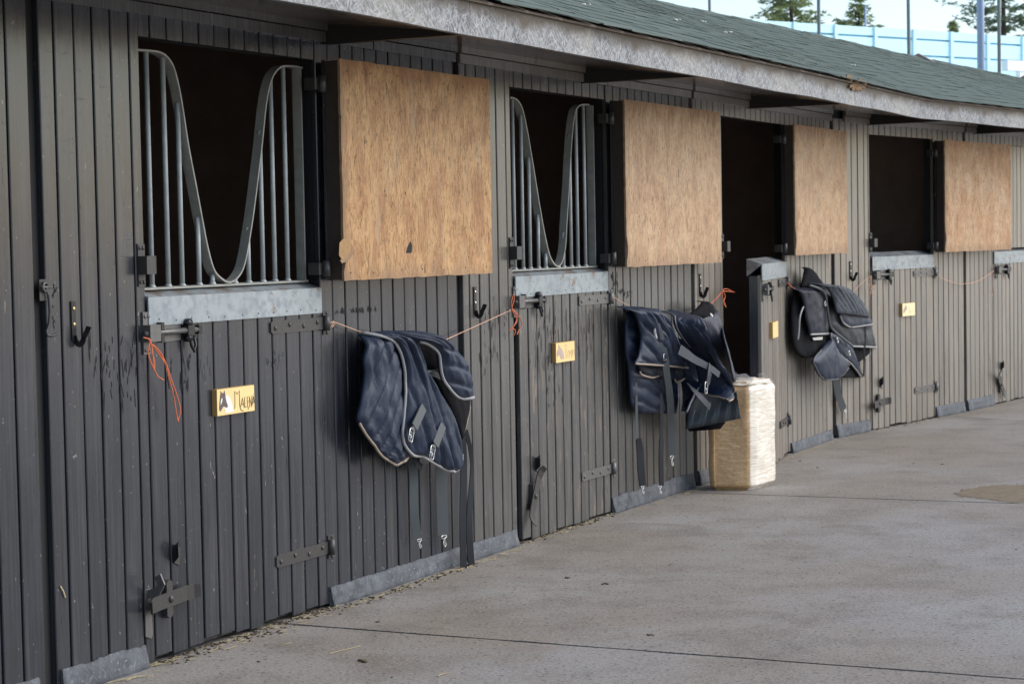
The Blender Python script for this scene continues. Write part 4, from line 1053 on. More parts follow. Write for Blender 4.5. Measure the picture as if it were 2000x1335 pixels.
# --- blanket nearest the camera (hangs across facets 1 and 2; built in facet 1)
f1 = F[1]
t = thing('horse_blanket', 'navy quilted blanket with grey piping and two buckles, hung nearest below the first shutter', 'blanket', f1, (2.4, 0, .55), GRP)
B1 = t
c = Cloth(f1, [(2.081, 1.065), (2.035, 0.993), (2.022, 0.897), (1.987, 0.772), (1.972, 0.72)], [(2.709, 1.033), (2.854, 0.945), (2.925, 0.835), (2.893, 0.685), (2.853, 0.572)], 0.066, .03, .0, 2, .004, seed=11, nu=16, nv=20); c.build('back_half', 'navyd', t)
c = Cloth(f1, [(2.02, 1.075), (1.961, 0.978), (1.961, 0.895), (1.918, 0.778), (1.899, 0.729), (1.947, 0.67), (2.013, 0.616), (2.101, 0.552), (2.205, 0.508)], [(2.137, 1.073), (2.253, 0.98), (2.298, 0.879), (2.302, 0.758), (2.282, 0.627), (2.294, 0.578), (2.315, 0.549), (2.306, 0.539)], 0.106, .05, .030, 3.0, .012, (R(-35), .075, .006), 1, 44, 56)
c.build('left_lobe', 'navy', t); piping(c.edge('L', .52, 1)+c.edge('B'), t, f1, 'pipingtan', .0075)
c = Cloth(f1, [(2.021, 1.081), (2.113, 1.051), (2.176, 1.022), (2.216, 0.967), (2.24, 0.898), (2.242, 0.842), (2.229, 0.768), (2.215, 0.691), (2.206, 0.64), (2.226, 0.592), (2.297, 0.542), (2.384, 0.527), (2.495, 0.484), (2.608, 0.442)], [(2.248, 1.079), (2.339, 1.03), (2.401, 0.923), (2.519, 0.819), (2.645, 0.723), (2.711, 0.643), (2.743, 0.584), (2.754, 0.533), (2.758, 0.477), (2.727, 0.439), (2.667, 0.429)], 0.136, .055, .035, 2.4, .012, (R(28), .085, .006), 2, 56, 70)
c.build('front_panel', 'navy', t); piping(c.edge('L')+c.edge('B')+c.edge('R', .86, 1)[::-1], t, f1, 'piping', .0085)
FP1 = c
k = Cloth(f1, [(2.355, 1.04), (2.421, 0.97), (2.447, 0.911)], [(2.574, 1.002), (2.658, 0.934), (2.674, 0.864)], 0.111, .07, .0, 1, .002, seed=5, nu=14, nv=14, roll=0); k.build('dark_inside', 'fleece', t)
k = Cloth(f1, [(2.591, 0.858), (2.669, 0.773), (2.778, 0.672), (2.839, 0.562)], [(2.965, 0.751), (2.948, 0.717), (2.924, 0.655), (2.854, 0.554)], 0.086, .06, .01, 1, .003, seed=6, nu=18, nv=20, roll=0); k.build('inner_fold', 'fleece', t); piping(k.edge('R', .25, .95), t, f1, 'pipingtan', .004)
piping([(u, .128, z) for u, z in rnd_smooth([(2.336, 1.033), (2.367, 0.987), (2.388, 0.944), (2.409, 0.894), (2.484, 0.891), (2.565, 0.892)])], t, f1, 'piping', .006)
c = Cloth(f1, [(2.152, 1.079), (2.263, 1.039), (2.358, 1.016), (2.423, 0.993), (2.464, 0.96), (2.476, 0.905), (2.507, 0.85), (2.563, 0.803), (2.62, 0.771), (2.688, 0.753)], [(2.206, 1.08), (2.324, 1.073), (2.458, 1.047), (2.543, 1.018), (2.633, 0.974), (2.71, 0.92), (2.752, 0.849), (2.775, 0.797), (2.778, 0.755)], 0.186, .07, .03, 2.2, .009, (R(80), .07, .005), 3, 36, 50, roll=.3)
c.build('neck_flap', 'navy', t); piping(c.edge('L', .25, 1)+c.edge('B'), t, f1, 'piping', .0085)
for q, (a, b_), bc, sz in ((0, [(2.324, 0.748), (2.238, 0.67)], (2.2, 0.639), (.036, .055)), (1, [(2.498, 0.656), (2.423, 0.576)], (2.385, 0.546), (.038, .058))):
    webbing([a, ((a[0]+b_[0])/2, (a[1]+b_[1])/2), b_], .046, t, f1, .176, 'web', 'buckle_strap', .006)
    webbing([b_, bc], .022, t, f1, .174, 'web', 'buckle_tail', .004)
    buckle(bc, *sz, R(-25), .180, t, f1)
webbing([(2.446, 0.51), (2.471, 0.428), (2.467, 0.35), (2.469, 0.268), (2.492, 0.15)], .034, t, f1, .04, 'web', 'hanging_strap'); snap((2.51, 0.147), .04, t, f1, .7)
webbing([(2.736, 0.456), (2.737, 0.375), (2.738, 0.282), (2.74, 0.212), (2.742, 0.133)], .045, t, f1, .035, 'web', 'hanging_strap'); snap((2.751, 0.129), .035, t, f1, .9)
webbing([(2.883, 0.569), (2.893, 0.451), (2.882, 0.312), (2.87, 0.149), (2.871, -0.056)], .026, t, f1, .07, 'webd', 'hanging_strap', .006); snap((2.852, -0.055), .07, t, f1, .8)
webbing([(2.909, 0.59), (2.947, 0.511), (2.964, 0.42), (2.948, 0.304), (2.927, 0.165), (2.932, 0.034), (2.952, -0.104)], [.016, .016, .012, .02, .026, .026, .026], t, f1, .075, 'webd', 'hanging_strap', .006)
webbing([(2.388, 0.528), (2.414, 0.492), (2.455, 0.472)], .03, t, f1, .09, 'webd', 'strap')

# --- the pair in the middle
f2 = F[2]
t = thing('horse_blanket', 'navy blanket with long grey hanging strap and tan piping, left one of the middle pair', 'blanket', f2, (2.1, 0, .6), GRP)
c = Cloth(f2, [(1.869, 1.085), (1.827, 0.94), (1.83, 0.829), (1.869, 0.724), (1.891, 0.561), (1.955, 0.513), (2.028, 0.487)], [(2.348, 1.05), (2.501, 0.936), (2.6, 0.784), (2.569, 0.624), (2.582, 0.544), (2.546, 0.443)], 0.076, .04, .03, 2.5, .014, (R(75), .075, .009), 21, 36, 50); c.build('back_half', 'navy', t)
piping(c.edge('R', .6, 1), t, f2, 'pipingblue', .005)
c = Cloth(f2, [(1.708, 1.091), (1.792, 1.036), (1.867, 0.925), (1.841, 0.829), (1.774, 0.778)], [(2.111, 1.07), (2.239, 0.994), (2.382, 0.861), (2.491, 0.771), (2.57, 0.704)], 0.146, .05, .055, 4.0, .020, (R(55), .075, .009), 22, 46, 52, roll=.2); c.build('front_panel', 'navy', t)
piping(c.edge('B'), t, f2, 'pipingtan', .0075)
piping([(u, .12, z) for u, z in rnd_smooth([(1.886, 0.729), (1.908, 0.711), (1.988, 0.694), (2.078, 0.682), (2.177, 0.69), (2.247, 0.702)])], t, f2, 'pipingtan', .0075)
piping([(u, .12, z) for u, z in rnd_smooth([(2.622, 0.698), (2.596, 0.661), (2.521, 0.637), (2.433, 0.632), (2.402, 0.657), (2.427, 0.693)])], t, f2, 'pipingtan', .007)
k = Cloth(f2, [(1.891, 0.776), (1.918, 0.735), (2.006, 0.698)], [(2.632, 0.706), (2.597, 0.652), (2.467, 0.635)], 0.116, .09, .015, 2, .004, seed=24, nu=24, nv=16, roll=0); k.build('folded_hem', 'navyd', t)
webbing([(1.989, 1.011, .17), (1.994, 0.96, .185), (2.039, 0.888, .19), (2.101, 0.797, .185), (2.134, 0.708, .18), (2.276, 0.568, .14), (2.395, 0.39, .10), (2.442, 0.213, .085)], [.038, .037, .036, .034, .037, .040, .042, .043], t, f2, [.17, .185, .19, .185, .18, .14, .10, .085], 'web', 'hanging_strap')
buckle((2.081, 0.796), .046, .036, R(5), .193, t, f2, False); snap((2.434, 0.211), .085, t, f2, 1.0)
k = Cloth(f2, [(1.928, 0.975), (1.941, 0.949), (1.955, 0.923), (1.969, 0.9)], [(1.939, 0.974), (1.956, 0.948), (1.97, 0.92), (1.98, 0.897)], .186, .186, .002, 2, .003, seed=4, nu=5, nv=14, roll=0); k.build('torn_lining', 'torn', t, .004)
webbing([(1.918, 0.679), (1.921, 0.573), (1.917, 0.461), (1.905, 0.361)], .012, t, f2, .085, 'web', 'surcingle'); webbing([(1.954, 0.356), (1.973, 0.287), (1.984, 0.187), (2.003, 0.092)], [.026, .034, .036, .032], t, f2, .08, 'webd', 'surcingle', .008); snap((2.002, 0.089), .08, t, f2, .75)
webbing([(2.219, 0.669), (2.221, 0.549), (2.224, 0.434), (2.22, 0.331)], .018, t, f2, .11, 'webd', 'surcingle'); webbing([(2.27, 0.326), (2.26, 0.258), (2.256, 0.157), (2.26, 0.061)], .022, t, f2, .09, 'webd', 'surcingle', .008); snap((2.235, 0.062), .09, t, f2, .75)

t = thing('horse_blanket', 'navy blanket with two crossed buckle straps, right one of the middle pair', 'blanket', f2, (2.7, 0, .6), GRP)
k = Cloth(f2, [(2.797, 0.549), (2.626, 0.474), (2.566, 0.405), (2.556, 0.353)], [(2.667, 0.563), (2.7, 0.502), (2.724, 0.456), (2.74, 0.407)], .14, .09, .02, 4.5, .016, seed=33, nu=50, nv=24, roll=0, fan=.2, wR=.40); k.build('waterproof_liner', 'liner', t)
k = Cloth(f2, [(2.819, 0.441), (2.799, 0.368), (2.847, 0.312)], [(2.952, 0.464), (2.905, 0.378), (2.807, 0.335)], .05, .05, .02, 2, .004, seed=34, nu=20, nv=16, roll=0, wR=.25); k.build('back_half', 'fleece', t)
k = Cloth(f2, [(2.372, 0.899), (2.447, 0.794), (2.533, 0.715), (2.562, 0.625), (2.582, 0.536), (2.563, 0.455)], [(2.43, 0.847), (2.541, 0.76), (2.605, 0.691), (2.586, 0.625), (2.46, 0.561), (2.335, 0.473)], .115, .09, .02, 2, .006, (R(15), .06, .006), 35, 26, 40, roll=0, wR=.22); k.build('chest_flap', 'navy', t); piping(k.edge('R', .3, 1), t, f2, 'pipingblue', .0075)
c = Cloth(f2, [p[:2] for p in [(2.388, 1.037, .06), (2.192, 1.002, .18), (2.226, 0.932, .22), (2.374, 0.85, .22), (2.485, 0.786, .22), (2.535, 0.708, .24), (2.565, 0.627, .24), (2.546, 0.561, .24)]], [p[:2] for p in [(2.499, 1.041, .06), (2.504, 1.024, .12), (2.343, 0.996, .24), (2.322, 0.928, .32), (2.341, 0.833, .36), (2.391, 0.767, .38), (2.434, 0.716, .40), (2.512, 0.659, .42), (2.576, 0.603, .43), (2.6, 0.563, .43), (2.556, 0.534, .43), (2.453, 0.528, .43)]], .22, .06, .055, 3.4, .022, (R(50), .075, .009), 36, 52, 64, roll=.3, wR=(.30, .43)); c.build('front_panel', 'navy', t)
piping(c.edge('B'), t, f2, 'pipingtan', .0065); piping(c.edge('L', 0, .6), t, f2, 'pipingblue', .005); piping(c.edge('R', .86, 1), t, f2, 'pipingtan', .0065)
webbing([(2.127, 0.836, .26), (2.165, 0.806, .29), (2.204, 0.775, .32), (2.256, 0.75, .345), (2.294, 0.719, .385), (2.347, 0.682, .41)], [.062, .056, .044, .040, .038, .036], t, f2, 0, 'webm', 'chest_strap')
webbing([(2.349, 0.633, .22), (2.339, 0.597, .26), (2.361, 0.547, .30), (2.436, 0.493, .32)], .036, t, f2, 0, 'webm', 'chest_strap')
webbing([(2.305, 0.741, .375), (2.273, 0.692, .38), (2.279, 0.629, .365)], .046, t, f2, 0, 'webm', 'buckle_strap'); buckle((2.241, 0.618), .040, .062, R(-14), .37, t, f2)

t = thing('fleece_rug', 'black fleece rug with peaked top hung on twine by the dark doorway', 'blanket', f2, (3.0, 0, .8), GRP)
c = Cloth(f2, [(2.789, 1.006), (2.836, 0.921), (3.001, 0.791), (3.225, 0.671), (3.494, 0.549)], [p[:2] for p in [(3.214, 1.035, .06), (3.118, 0.962, .12), (3.009, 0.852, .2), (2.924, 0.722, .27), (2.84, 0.617, .33)]], .085, .05, .03, 2, .008, seed=41, nu=30, nv=44, wR=(.09, .33)); c.build('body', 'navyd', t)
k = Cloth(f2, [(2.958, 1.072), (2.855, 1.037), (2.753, 1.008), (2.735, 0.991)], [(2.984, 1.074), (3.096, 1.043), (3.147, 0.992), (3.155, 0.955)], 0.106, .05, .02, 1, .004, seed=42, nu=16, nv=14, smooth=False); k.build('neck_peak', 'fleece', t)
b = MB(); b.plate([(2.988, 1.001), (3.014, 1.003), (3.048, 0.981), (3.031, 0.975)], .118, .121); b.build('care_label', M['torn'], t, f2)

# --- far blanket
f3 = F[3]
t = thing('horse_blanket', 'charcoal and navy blanket with white piping bunched on twine beside the ajar door', 'blanket', f3, (2.2, 0, .8), GRP)
k = Cloth(f3, [(1.881, 1.115), (1.816, 0.944), (1.81, 0.775), (1.887, 0.663), (2.076, 0.607)], [(2.607, 1.094), (2.97, 0.921), (3.029, 0.695), (2.562, 0.61), (2.384, 0.606)], 0.066, .05, .03, 2, .008, seed=51, nu=28, nv=36); k.build('back_half', 'fleece', t)
k = Cloth(f3, [(2.07, 1.228), (2.007, 1.149), (1.969, 1.098)], [(2.106, 1.231), (2.264, 1.196), (2.512, 1.097)], 0.086, .06, .02, 1, .004, seed=52, nu=16, nv=14, smooth=False); k.build('neck_peak', 'fleece', t)
k = Cloth(f3, [(1.789, 1.096), (1.88, 0.997), (1.935, 0.891), (2.015, 0.772)], [(2.273, 1.089), (2.395, 0.978), (2.442, 0.869), (2.45, 0.757)], 0.126, .06, .03, 2, .006, seed=53, nu=24, nv=30); k.build('left_panel', 'navyd', t); piping(k.edge('B'), t, f3, 'piping', .009)
piping([(u, .11, z) for u, z in rnd_smooth([(2.081, 0.986), (1.912, 0.971), (1.814, 0.903), (1.788, 0.814), (1.762, 0.75)])], t, f3, 'piping', .007)
b = MB(); b.plate([(2.105, 0.746), (2.353, 0.741), (2.34, 0.72), (2.129, 0.727)], .108, .112); b.build('label_patch', M['torn'], t, f3)
k = Cloth(f3, [(2.313, 1.052), (2.397, 0.942), (2.456, 0.818), (2.714, 0.719), (3.008, 0.637)], [(2.727, 1.076), (3.132, 0.989), (3.484, 0.863), (3.597, 0.743), (3.71, 0.59)], 0.136, .07, .03, 3, .010, (R(85), .15, .004), 54, 34, 36, roll=.2); k.build('side_panel', 'charcoal', t); piping(k.edge('B'), t, f3, 'piping', .009)
k = Cloth(f3, [(3.089, 0.632), (3.184, 0.566), (3.28, 0.508)], [(3.824, 0.58), (3.584, 0.539), (3.322, 0.501)], 0.106, .09, .005, 1, .002, seed=55, nu=14, nv=12, roll=0); k.build('inside_fold', 'fleece', t); piping(k.edge('R'), t, f3, 'piping', .006)
k = Cloth(f3, [(2.515, 0.758), (2.539, 0.706), (2.744, 0.592), (3.053, 0.503), (3.302, 0.396)], [(2.882, 0.688), (3.044, 0.635), (3.166, 0.549), (3.248, 0.48), (3.344, 0.386)], 0.126, .11, .015, 2, .005, seed=56, nu=20, nv=30, roll=0); k.build('chest_flap', 'navy', t); piping(k.edge('L'), t, f3, 'piping', .009)
k = Cloth(f3, [(2.911, 0.416), (3.008, 0.454), (3.12, 0.491)], [(3.426, 0.38), (3.328, 0.425), (3.175, 0.488)], 0.096, .09, .005, 1, .002, seed=57, nu=10, nv=10, roll=0); k.build('inside_fold', 'fleece', t)
k = Cloth(f3, [(2.418, 0.712), (2.2, 0.653), (2.013, 0.594), (2.06, 0.549), (2.157, 0.486), (2.293, 0.441)], [(2.456, 0.703), (2.519, 0.66), (2.687, 0.592), (2.899, 0.513), (2.802, 0.46), (2.614, 0.429)], 0.146, .10, .035, 2.4, .009, seed=58, nu=30, nv=34, roll=0); k.build('tail_flap', 'navy', t); piping(k.edge('L', .3, 1)+k.edge('B')+k.edge('R', .65, 1)[::-1], t, f3, 'web', .0075)
piping([(u, .165, z) for u, z in rnd_smooth([(1.858, 1.111), (2.075, 1.084), (2.222, 1.041), (2.28, 0.936), (2.339, 0.823), (2.453, 0.772), (2.739, 0.692), (2.913, 0.646)])], t, f3, 'web', .011)
k = Cloth(f3, [(2.54, 0.915), (2.603, 0.855), (2.695, 0.811), (2.855, 0.782)], [(3.392, 0.84), (3.42, 0.816), (3.434, 0.796), (3.447, 0.777)], 0.176, .15, .015, 1.5, .004, seed=59, nu=24, nv=14, roll=0); k.build('under_flap', 'navy', t); piping(k.edge('L', .2, 1)+k.edge('B'), t, f3, 'piping', .0085)
k = Cloth(f3, [(2.05, 1.126), (2.222, 1.069), (2.322, 1.009), (2.371, 0.95), (2.421, 0.902)], [(2.351, 1.111), (2.77, 1.049), (3.042, 0.97), (3.195, 0.897), (3.293, 0.833)], 0.206, .08, .03, 1.5, .005, (R(65), .035, .003), 60, 40, 40, roll=.25); k.build('quilted_flap', 'greyq', t)
for q in ((2.238, 0.973), (2.537, 0.706), (2.839, 0.598)): dring(q, .017, .165, t, f3)
webbing([(2.896, 0.413), (2.933, 0.31), (3.011, 0.229), (3.091, 0.166)], .052, t, f3, .05, 'web', 'hanging_strap'); snap((3.126, 0.159), .05, t, f3, 1.0)
webbing([(3.493, 0.375), (3.49, 0.287), (3.472, 0.188)], .026, t, f3, .06, 'webd', 'hanging_strap', .006); snap((3.486, 0.183), .06, t, f3, .9)
webbing([(3.26, 0.789, .17), (3.297, 0.568, .15), (3.499, 0.383, .09), (3.558, 0.166, .06), (3.547, 0.05, .05)], [.018, .018, .012, .02, .02], t, f3, [.16, .14, .09, .06, .05], 'webd', 'hanging_strap')

# ------------------------------------------------------------------ bale of shavings
Pc, Pl, Pr = Vector((1.397, 11.849)), Vector((1.128, 11.902)), Vector((1.578, 12.159))
dl = (Pl-Pc); dr_ = (Pr-Pc)
t = thing('shavings_bale', 'plastic wrapped bale of wood shavings standing by the dark doorway', 'bale', FW, (Pc.x, -Pc.y, GZ))
HB = .635
def bale_loop(n_side=26, n_arc=8, r=.045):
    """outline of the bale seen from above, counted from the far left corner round the front"""
    out = []
    cs = [Pl, Pc, Pr, Pl+dr_]
    for k in range(4):
        p0, p1, p2 = cs[k], cs[(k+1) % 4], cs[(k+2) % 4]
        d0, d1 = (p1-p0).normalized(), (p2-p1).normalized(); n0, n1 = Vector((d0.y, -d0.x)), Vector((d1.y, -d1.x))
        a, c_ = p0+d0*r, p1-d0*r
        for j in range(n_side): out.append((a+(c_-a)*(j/n_side), n0, k))
        ctr = c_-n0*r
        for j in range(n_arc):
            q = j/n_arc; nn = (n0*(1-q)+n1*q).normalized(); out.append((ctr+nn*r, nn, k if q < .5 else (k+1) % 4))
    return out
loop = bale_loop(); NL = len(loop); NV = 110
rows = []; acc = 0; arc = []
for k, (p, nn, sd) in enumerate(loop):
    arc.append(acc); acc += (loop[(k+1) % NL][0]-p).length
for j in range(NV+1):
    z = HB*j/NV; ez = min(z/.03, (HB-z)/.05); row = []
    for k, (p, nn, sd) in enumerate(loop):
        th_ = 2*math.pi*arc[k]/acc; cx, cy = math.cos(th_), math.sin(th_)
        d = .0014*(mnoise.noise(Vector((cx*4, z*52, cy*4)))+.5*mnoise.noise(Vector((cx*11, z*110, cy*11))))+.010*mnoise.noise(Vector((cx*2, z*6, cy*2+8)))-.030*(1-ss(ez))
        q = p+nn*d; row.append((q.x, -q.y, GZ+z))
    rows.append(row)
vs = [p for r_ in rows for p in r_]
def bale_faces(keep):
    return [(j*NL+k, j*NL+(k+1) % NL, (j+1)*NL+(k+1) % NL, (j+1)*NL+k) for j in range(NV) for k in range(NL) if keep(k)]
first_film = next(k for k, q in enumerate(loop) if q[2] == 1)
b = MB(); b.add(vs, bale_faces(lambda k: loop[k][2] == 0), True); b.build('shavings_side', M['shavings'], t)
b = MB(); b.add(vs, bale_faces(lambda k: loop[k][2] != 0), True); b.build('sheen_film', M['film'], t)
g_ = []
for j in range(13):
    row = []
    for k in range(13):
        a, c_ = .03+.94*j/12, .03+.94*k/12; p = Pc+dl*a+dr_*c_
        e = min(a, 1-a, c_, 1-c_); h = .03*ss(e/.22)+.012*mnoise.noise(Vector((a*5, c_*5, 3)))-.012
        row.append((p.x, -p.y, GZ+HB-.008+h))
    g_.append(row)
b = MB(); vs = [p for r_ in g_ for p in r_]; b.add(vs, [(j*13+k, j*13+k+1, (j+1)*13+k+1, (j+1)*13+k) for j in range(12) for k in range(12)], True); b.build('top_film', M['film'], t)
# gathered folds of clear film on the top
for (a0, c0, a1, c1, hh) in ((.02, .05, .55, .30, .045), (.30, .02, .75, .5, .05), (.0, .6, .4, 1.0, .035), (.6, .0, 1.0, .2, .04)):
    p, q = Pc+dl*a0+dr_*c0, Pc+dl*a1+dr_*c1; m_ = (p+q)/2+Vector((.02, .03))
    b = MB(); b.add([(p.x, -p.y, GZ+HB-.005), (q.x, -q.y, GZ+HB), (q.x, -q.y, GZ+HB+hh*.8), (m_.x, -m_.y, GZ+HB+hh), (p.x, -p.y, GZ+HB+hh*.4)], [(0, 1, 2, 3, 4)]); b.build('film_fold', M['clear'], t)

# ------------------------------------------------------------------ litter on the ground
b = MB(); rr = random.Random(5)
def strand(x, y, ln_, ang, z=GZ+.003, wd=.003, bend=0.0):
    p = Vector((x, y)); d = Vector((math.cos(ang), math.sin(ang))); nn = Vector((-d.y, d.x))
    pts = []
    for k in range(5):
        q = p+d*(ln_*(k/4-.5))+nn*(bend*(1-(k/2-1)**2)); pts.append((q.x, -q.y, z+rr.uniform(0, .004)))
    return pts
for i, u0, u1, dens, wmax in ((1, .55, 1.85, 190, .10), (1, 1.8, 3.0, 130, .05), (2, 0, .62, 60, .06), (2, .6, 1.8, 120, .05), (2, 1.8, 2.9, 60, .04), (3, .4, 2.9, 90, .06), (4, .5, 2.4, 80, .05), (1, .1, .55, 25, .05)):
    door = (u0, u1) in ((.55, 1.85), (.6, 1.8))
    for k in range(int(dens*.38)):
        w = .062*(0 if door else 1)+abs(rr.gauss(0, wmax*.5)); P_ = F[i].W(rr.uniform(u0, u1), w, 0)
        b.band(strand(P_.x, P_.y, rr.uniform(.015, .075), F[i].th+rr.gauss(0, .5), wd=.002), rr.uniform(.0015, .0035), .0012, (0, 0, 1))
tag(b.build('straw_litter', M['straw'], kind='stuff'), 'loose straw and chaff swept along the foot of the stable wall', 'straw')
b = MB()
for i, u0, u1, dens, wmax in ((1, .60, 1.80, 260, .05), (1, 1.8, 3.0, 120, .03), (2, .6, 1.8, 110, .03), (4, .66, 1.84, 90, .03), (3, .6, 1.8, 60, .03)):
    for k in range(dens):
        w = (.0 if (u0 in (.6, .66)) else .06)+abs(rr.gauss(0, wmax)); P_ = F[i].W(rr.uniform(u0, u1), w-.02, 0); r_ = rr.uniform(.002, .007)
        b.ball((P_.x, -P_.y, GZ+r_*.3), r_, 5, 3, (1.5, 1, .6))
for k in range(46):
    x, y = rr.uniform(-1, 3.4), rr.uniform(6.6, 14.5); r_ = rr.choice((.002, .003, .003, .005))*rr.uniform(.7, 1.4)
    b.ball((x, -y, GZ+r_*.3), r_, 5, 3, (rr.uniform(1, 2.4), 1, .5))
tag(b.build('dirt_crumbs', M['clod'], kind='stuff'), 'dark crumbs of dirt scattered over the concrete and along the door foot', 'dirt')
for (P_, ln_, ang, bd, lab) in (((-0.63, 7.39), .16, R(50), .004, 'long straight pale straw stalk on the concrete in front of the first door'), ((-0.856, 7.524), .035, R(45), 0, 'short straw stalk close to the first door'), ((-0.255, 6.935), .07, R(60), .010, 'curved straw stalk at the bottom edge below the slab joint'), ((-1.344, 6.948), .16, R(40), .012, 'pale straw stalk against the plinth at bottom left')):
    b = MB(); b.band(strand(P_[0], P_[1], ln_, ang, bend=bd), .0035, .002, (0, 0, 1)); tag(b.build('straw_stalk', M['straw']), lab, 'straw', 'single straw stalks')
for (P_, s, lab) in (((-0.556, 7.192), .016, 'dark dung crumb in front of the first door'), ((-0.55, 7.942), .009, 'small clod right of the first door by the slab joint'), ((0.224, 8.9), .012, 'brown leaf scrap below the second door'), ((0.382, 8.722), .012, 'dark leaf scrap out from the second door'), ((0.498, 7.572), .010, 'dark clod near the long slab joint'), ):
    b = MB()
    for k in range(5): b.ball((P_[0]+rr.uniform(-1, 1)*s, -P_[1]+rr.uniform(-1, 1)*s, GZ+s*.2), s*rr.uniform(.3, .65), 6, 4, (1.3, 1, .5))
    tag(b.build('dirt_clod', M['clod']), lab, 'clod', 'dirt clods on the yard')
P_ = F[1].W(.13, .001, 0); q = (0.086, 0.313)
b = MB(); b.band([(q[0]-.012, .004, q[1]+.018), (q[0], .006, q[1]), (q[0]+.012, .004, q[1]-.024)], .004, .002); tag(b.build('straw_stalk', M['straw'], None, F[1]), 'straw bit stuck to the far left wall boards', 'straw', 'single straw stalks')
# thin spread of sand
b = MB(); pa, pb, pc = Vector((2.517, 11.549)), Vector((3.103, 11.872)), Vector((2.881, 11.024)); out = []
ctr = (pb+pc)/2+Vector((.2, 0)); nq = 160; vs = [(ctr.x, -ctr.y, GZ+.010)]
for k in range(nq):
    a = 2*math.pi*k/nq; e = ctr+(pa-ctr)*math.cos(a)*1.0+(pb-pc)*.5*math.sin(a); e += (e-ctr)*(.18*mnoise.noise(Vector((math.cos(a)*2, math.sin(a)*2, 1)))+.10*mnoise.noise(Vector((math.cos(a)*9, math.sin(a)*9, 1)))+.07*mnoise.noise(Vector((math.cos(a)*30, math.sin(a)*30, 1))))
    vs.append((e.x, -e.y, GZ+.0015)); 
b.add(vs, [(0, 1+k, 1+(k+1) % nq) for k in range(nq)], True); b.build('sand_patch', M['sand'], kind='structure')

# ------------------------------------------------------------------ beyond the roof
A0, A1 = Vector((4.22, 30)), Vector((8.75, 33.2)); dB = (A1-A0); LB = dB.length*1.5; fb = Fr(A0.x, A0.y, math.atan2(dB.y, dB.x)); 
t = thing('blue_hoarding', 'pale blue panelled hoarding standing behind the stable roof', 'wall', fb, (3, 0, GZ))
ZT = 4.55
k = 0; u = -2.5
while u < LB:
    for (z0, z1) in ((ZT-.125, ZT), (ZT-.375, ZT-.155), (ZT-1.2, ZT-.405), (.0, ZT-1.23)):
        b = MB(); b.box(u+.03, u+.80, -.05, 0, z0, z1); b.build('panel', M['bluedark' if u > 5.4 else 'bluepanel'], t, fb)
    b = MB(); b.box(u-.03, u+.027, -.05, .03, -.03, ZT+.005); b.build('post', M['bluepanel'], t, fb)
    u += .83
b = MB(); b.box(-2.5, LB, -.12, -.055, 0, ZT-.02); b.build('backing', M['blueline'], t, fb)
b = MB(); b.box(3.9, 9, .5, .62, ZT-.62, ZT-.46); r_ = tag(b.build('white_rail', M['whiterail'], None, fb), 'white horizontal rail in front of the blue hoarding at far right', 'rail')
for uu in (4.2, 6.2, 8.2):
    b = MB(); b.box(uu, uu+.08, .52, .60, GZ, ZT-.62); b.build('support', M['whiterail'], r_, fb)
def px(x, y, D):   # direction helper in camera space, gives world x at depth D and the height there
    a, c_ = (x-1000)/(LENS/36*2000), -(y-667.5)/(LENS/36*2000)
    v = _F+_right*a+_up*c_; v = v/v.y; return (v.x*D, CAMZ+v.z*D)
for (P_, D, rad, h, mt, lab, xt) in ((None, 25, .0185, 7.2, 'greenpost', 'thin grey green pole at the left end of the visible sky', 1386), (None, 25, .0215, 7.4, 'greenpost', 'grey green pole between the two smaller conifers', 1599), (None, 25, .0215, 7.4, 'greenpost', 'leaning grey green pole right of the middle conifer', 1776), (None, 25.5, .0225, 7.6, 'greenpost', 'rightmost thin grey pole in front of the wide conifer', 1951), (None, 27, .048, 8.5, 'bluepost', 'thick blue grey post in front of the wide conifer', 1915), (None, 40, .022, 5.85, 'bluepost', 'thin pale pole rising beside the middle conifer', 1690)):
    x, z = px(xt, 20, D)
    b = MB(); b.tube([(x, -D, GZ), (x-(.02 if 'leaning' in lab else 0), -D, h)], rad, 10); b.ball((x-(.02 if 'leaning' in lab else 0), -D, h), rad*1.15, 8, 4)
    tag(b.build('pole', M[mt]), lab, 'pole', 'poles behind the stable')
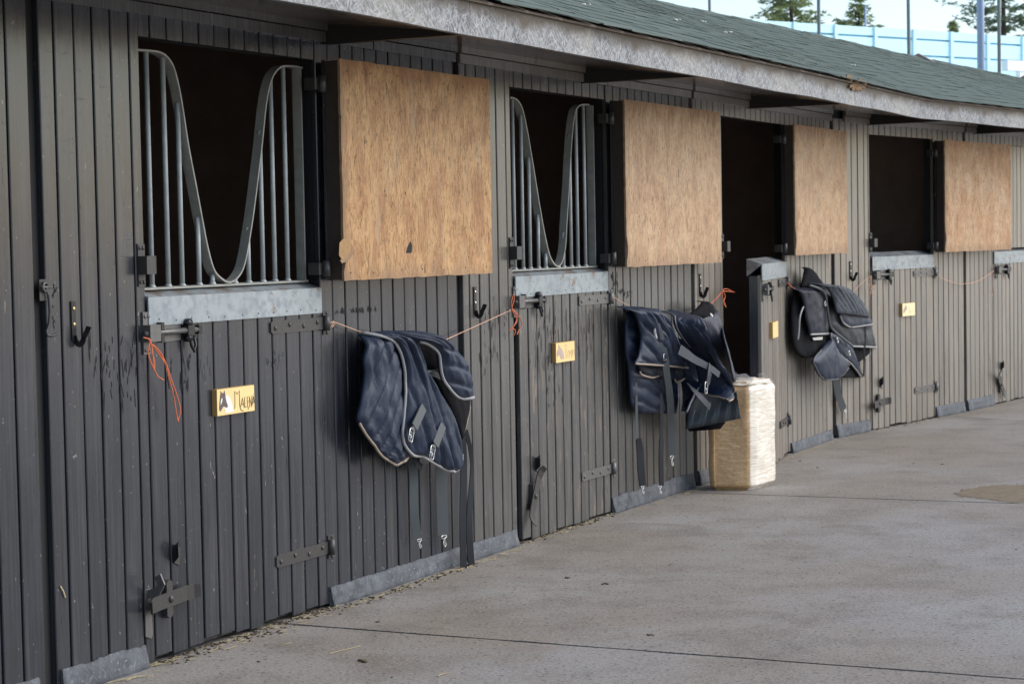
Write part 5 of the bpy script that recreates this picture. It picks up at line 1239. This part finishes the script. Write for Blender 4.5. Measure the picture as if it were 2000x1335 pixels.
def conifer(x, D, H_, spread, seed, mt, lab, cedar=False):
    rr = random.Random(seed); t = thing('conifer_tree', lab, 'tree', FW, (x, -D, GZ), 'conifers beyond the hoarding')
    b = MB(); b.tube([(x, -D, GZ), (x+.05, -D, H_*.5), (x, -D, H_*.97)], [H_*.018, H_*.011, .02], 8); b.build('trunk', M['bark'], t)
    b = MB(); z = H_*.14
    while z < H_:
        f_ = (H_-z)/H_; ln0 = spread*(f_**.8)*(1.0 if not cedar else 1.15)+.06
        for k in range(rr.randint(8, 12)):
            a = rr.uniform(0, 6.283); ln_ = ln0*rr.uniform(.55, 1.1); droop = rr.uniform(-.35, .02) if not cedar else rr.uniform(-.08, .12)
            ns = max(4, int(ln_/.10))
            for s in range(ns):
                q = (s+.5)/ns
                if q < .12: continue
                cx, cy, cz = x+math.cos(a)*ln_*q, -D+math.sin(a)*ln_*q, z+droop*ln_*q+(.16*ln_*q*q)
                for m_ in range(3):
                    aa = a+rr.uniform(-1.1, 1.1); l2 = rr.uniform(.14, .30)*(1.15-q*.5); ww = rr.uniform(.03, .075)
                    dx, dy, dz = math.cos(aa)*l2, math.sin(aa)*l2, rr.uniform(-.10, .10)
                    px_, py_ = -math.sin(aa)*ww, math.cos(aa)*ww; tz = rr.uniform(-.04, .04)
                    ox, oy, oz = cx+rr.gauss(0, .05), cy+rr.gauss(0, .05), cz+rr.gauss(0, .04)
                    b.add([(ox-px_, oy-py_, oz-tz), (ox+px_, oy+py_, oz+tz), (ox+dx, oy+dy, oz+dz)], [(0, 1, 2)])
        z += rr.uniform(.13, .24)*(1 if not cedar else 1.6)
    b.build('crown', M[mt], t)
xx, zz = px(1544, 0, 62); conifer(xx, 62, 10.4, 3.6, 1, 'needle', 'dense conifer at the left above the hoarding')
xx, zz = px(1677, 2, 64); conifer(xx, 64, zz+.15, 4.2, 2, 'needle', 'small pointed conifer in the middle above the hoarding')
xx, zz = px(1958, 0, 66); conifer(xx, 66, 11.6, 4.6, 3, 'needle2', 'wide layered cedar at the right behind the posts', True)
xx, zz = px(1862, 46, 90); conifer(xx, 90, zz, 1.2, 4, 'needle', 'tiny distant treetop between middle conifer and cedar')
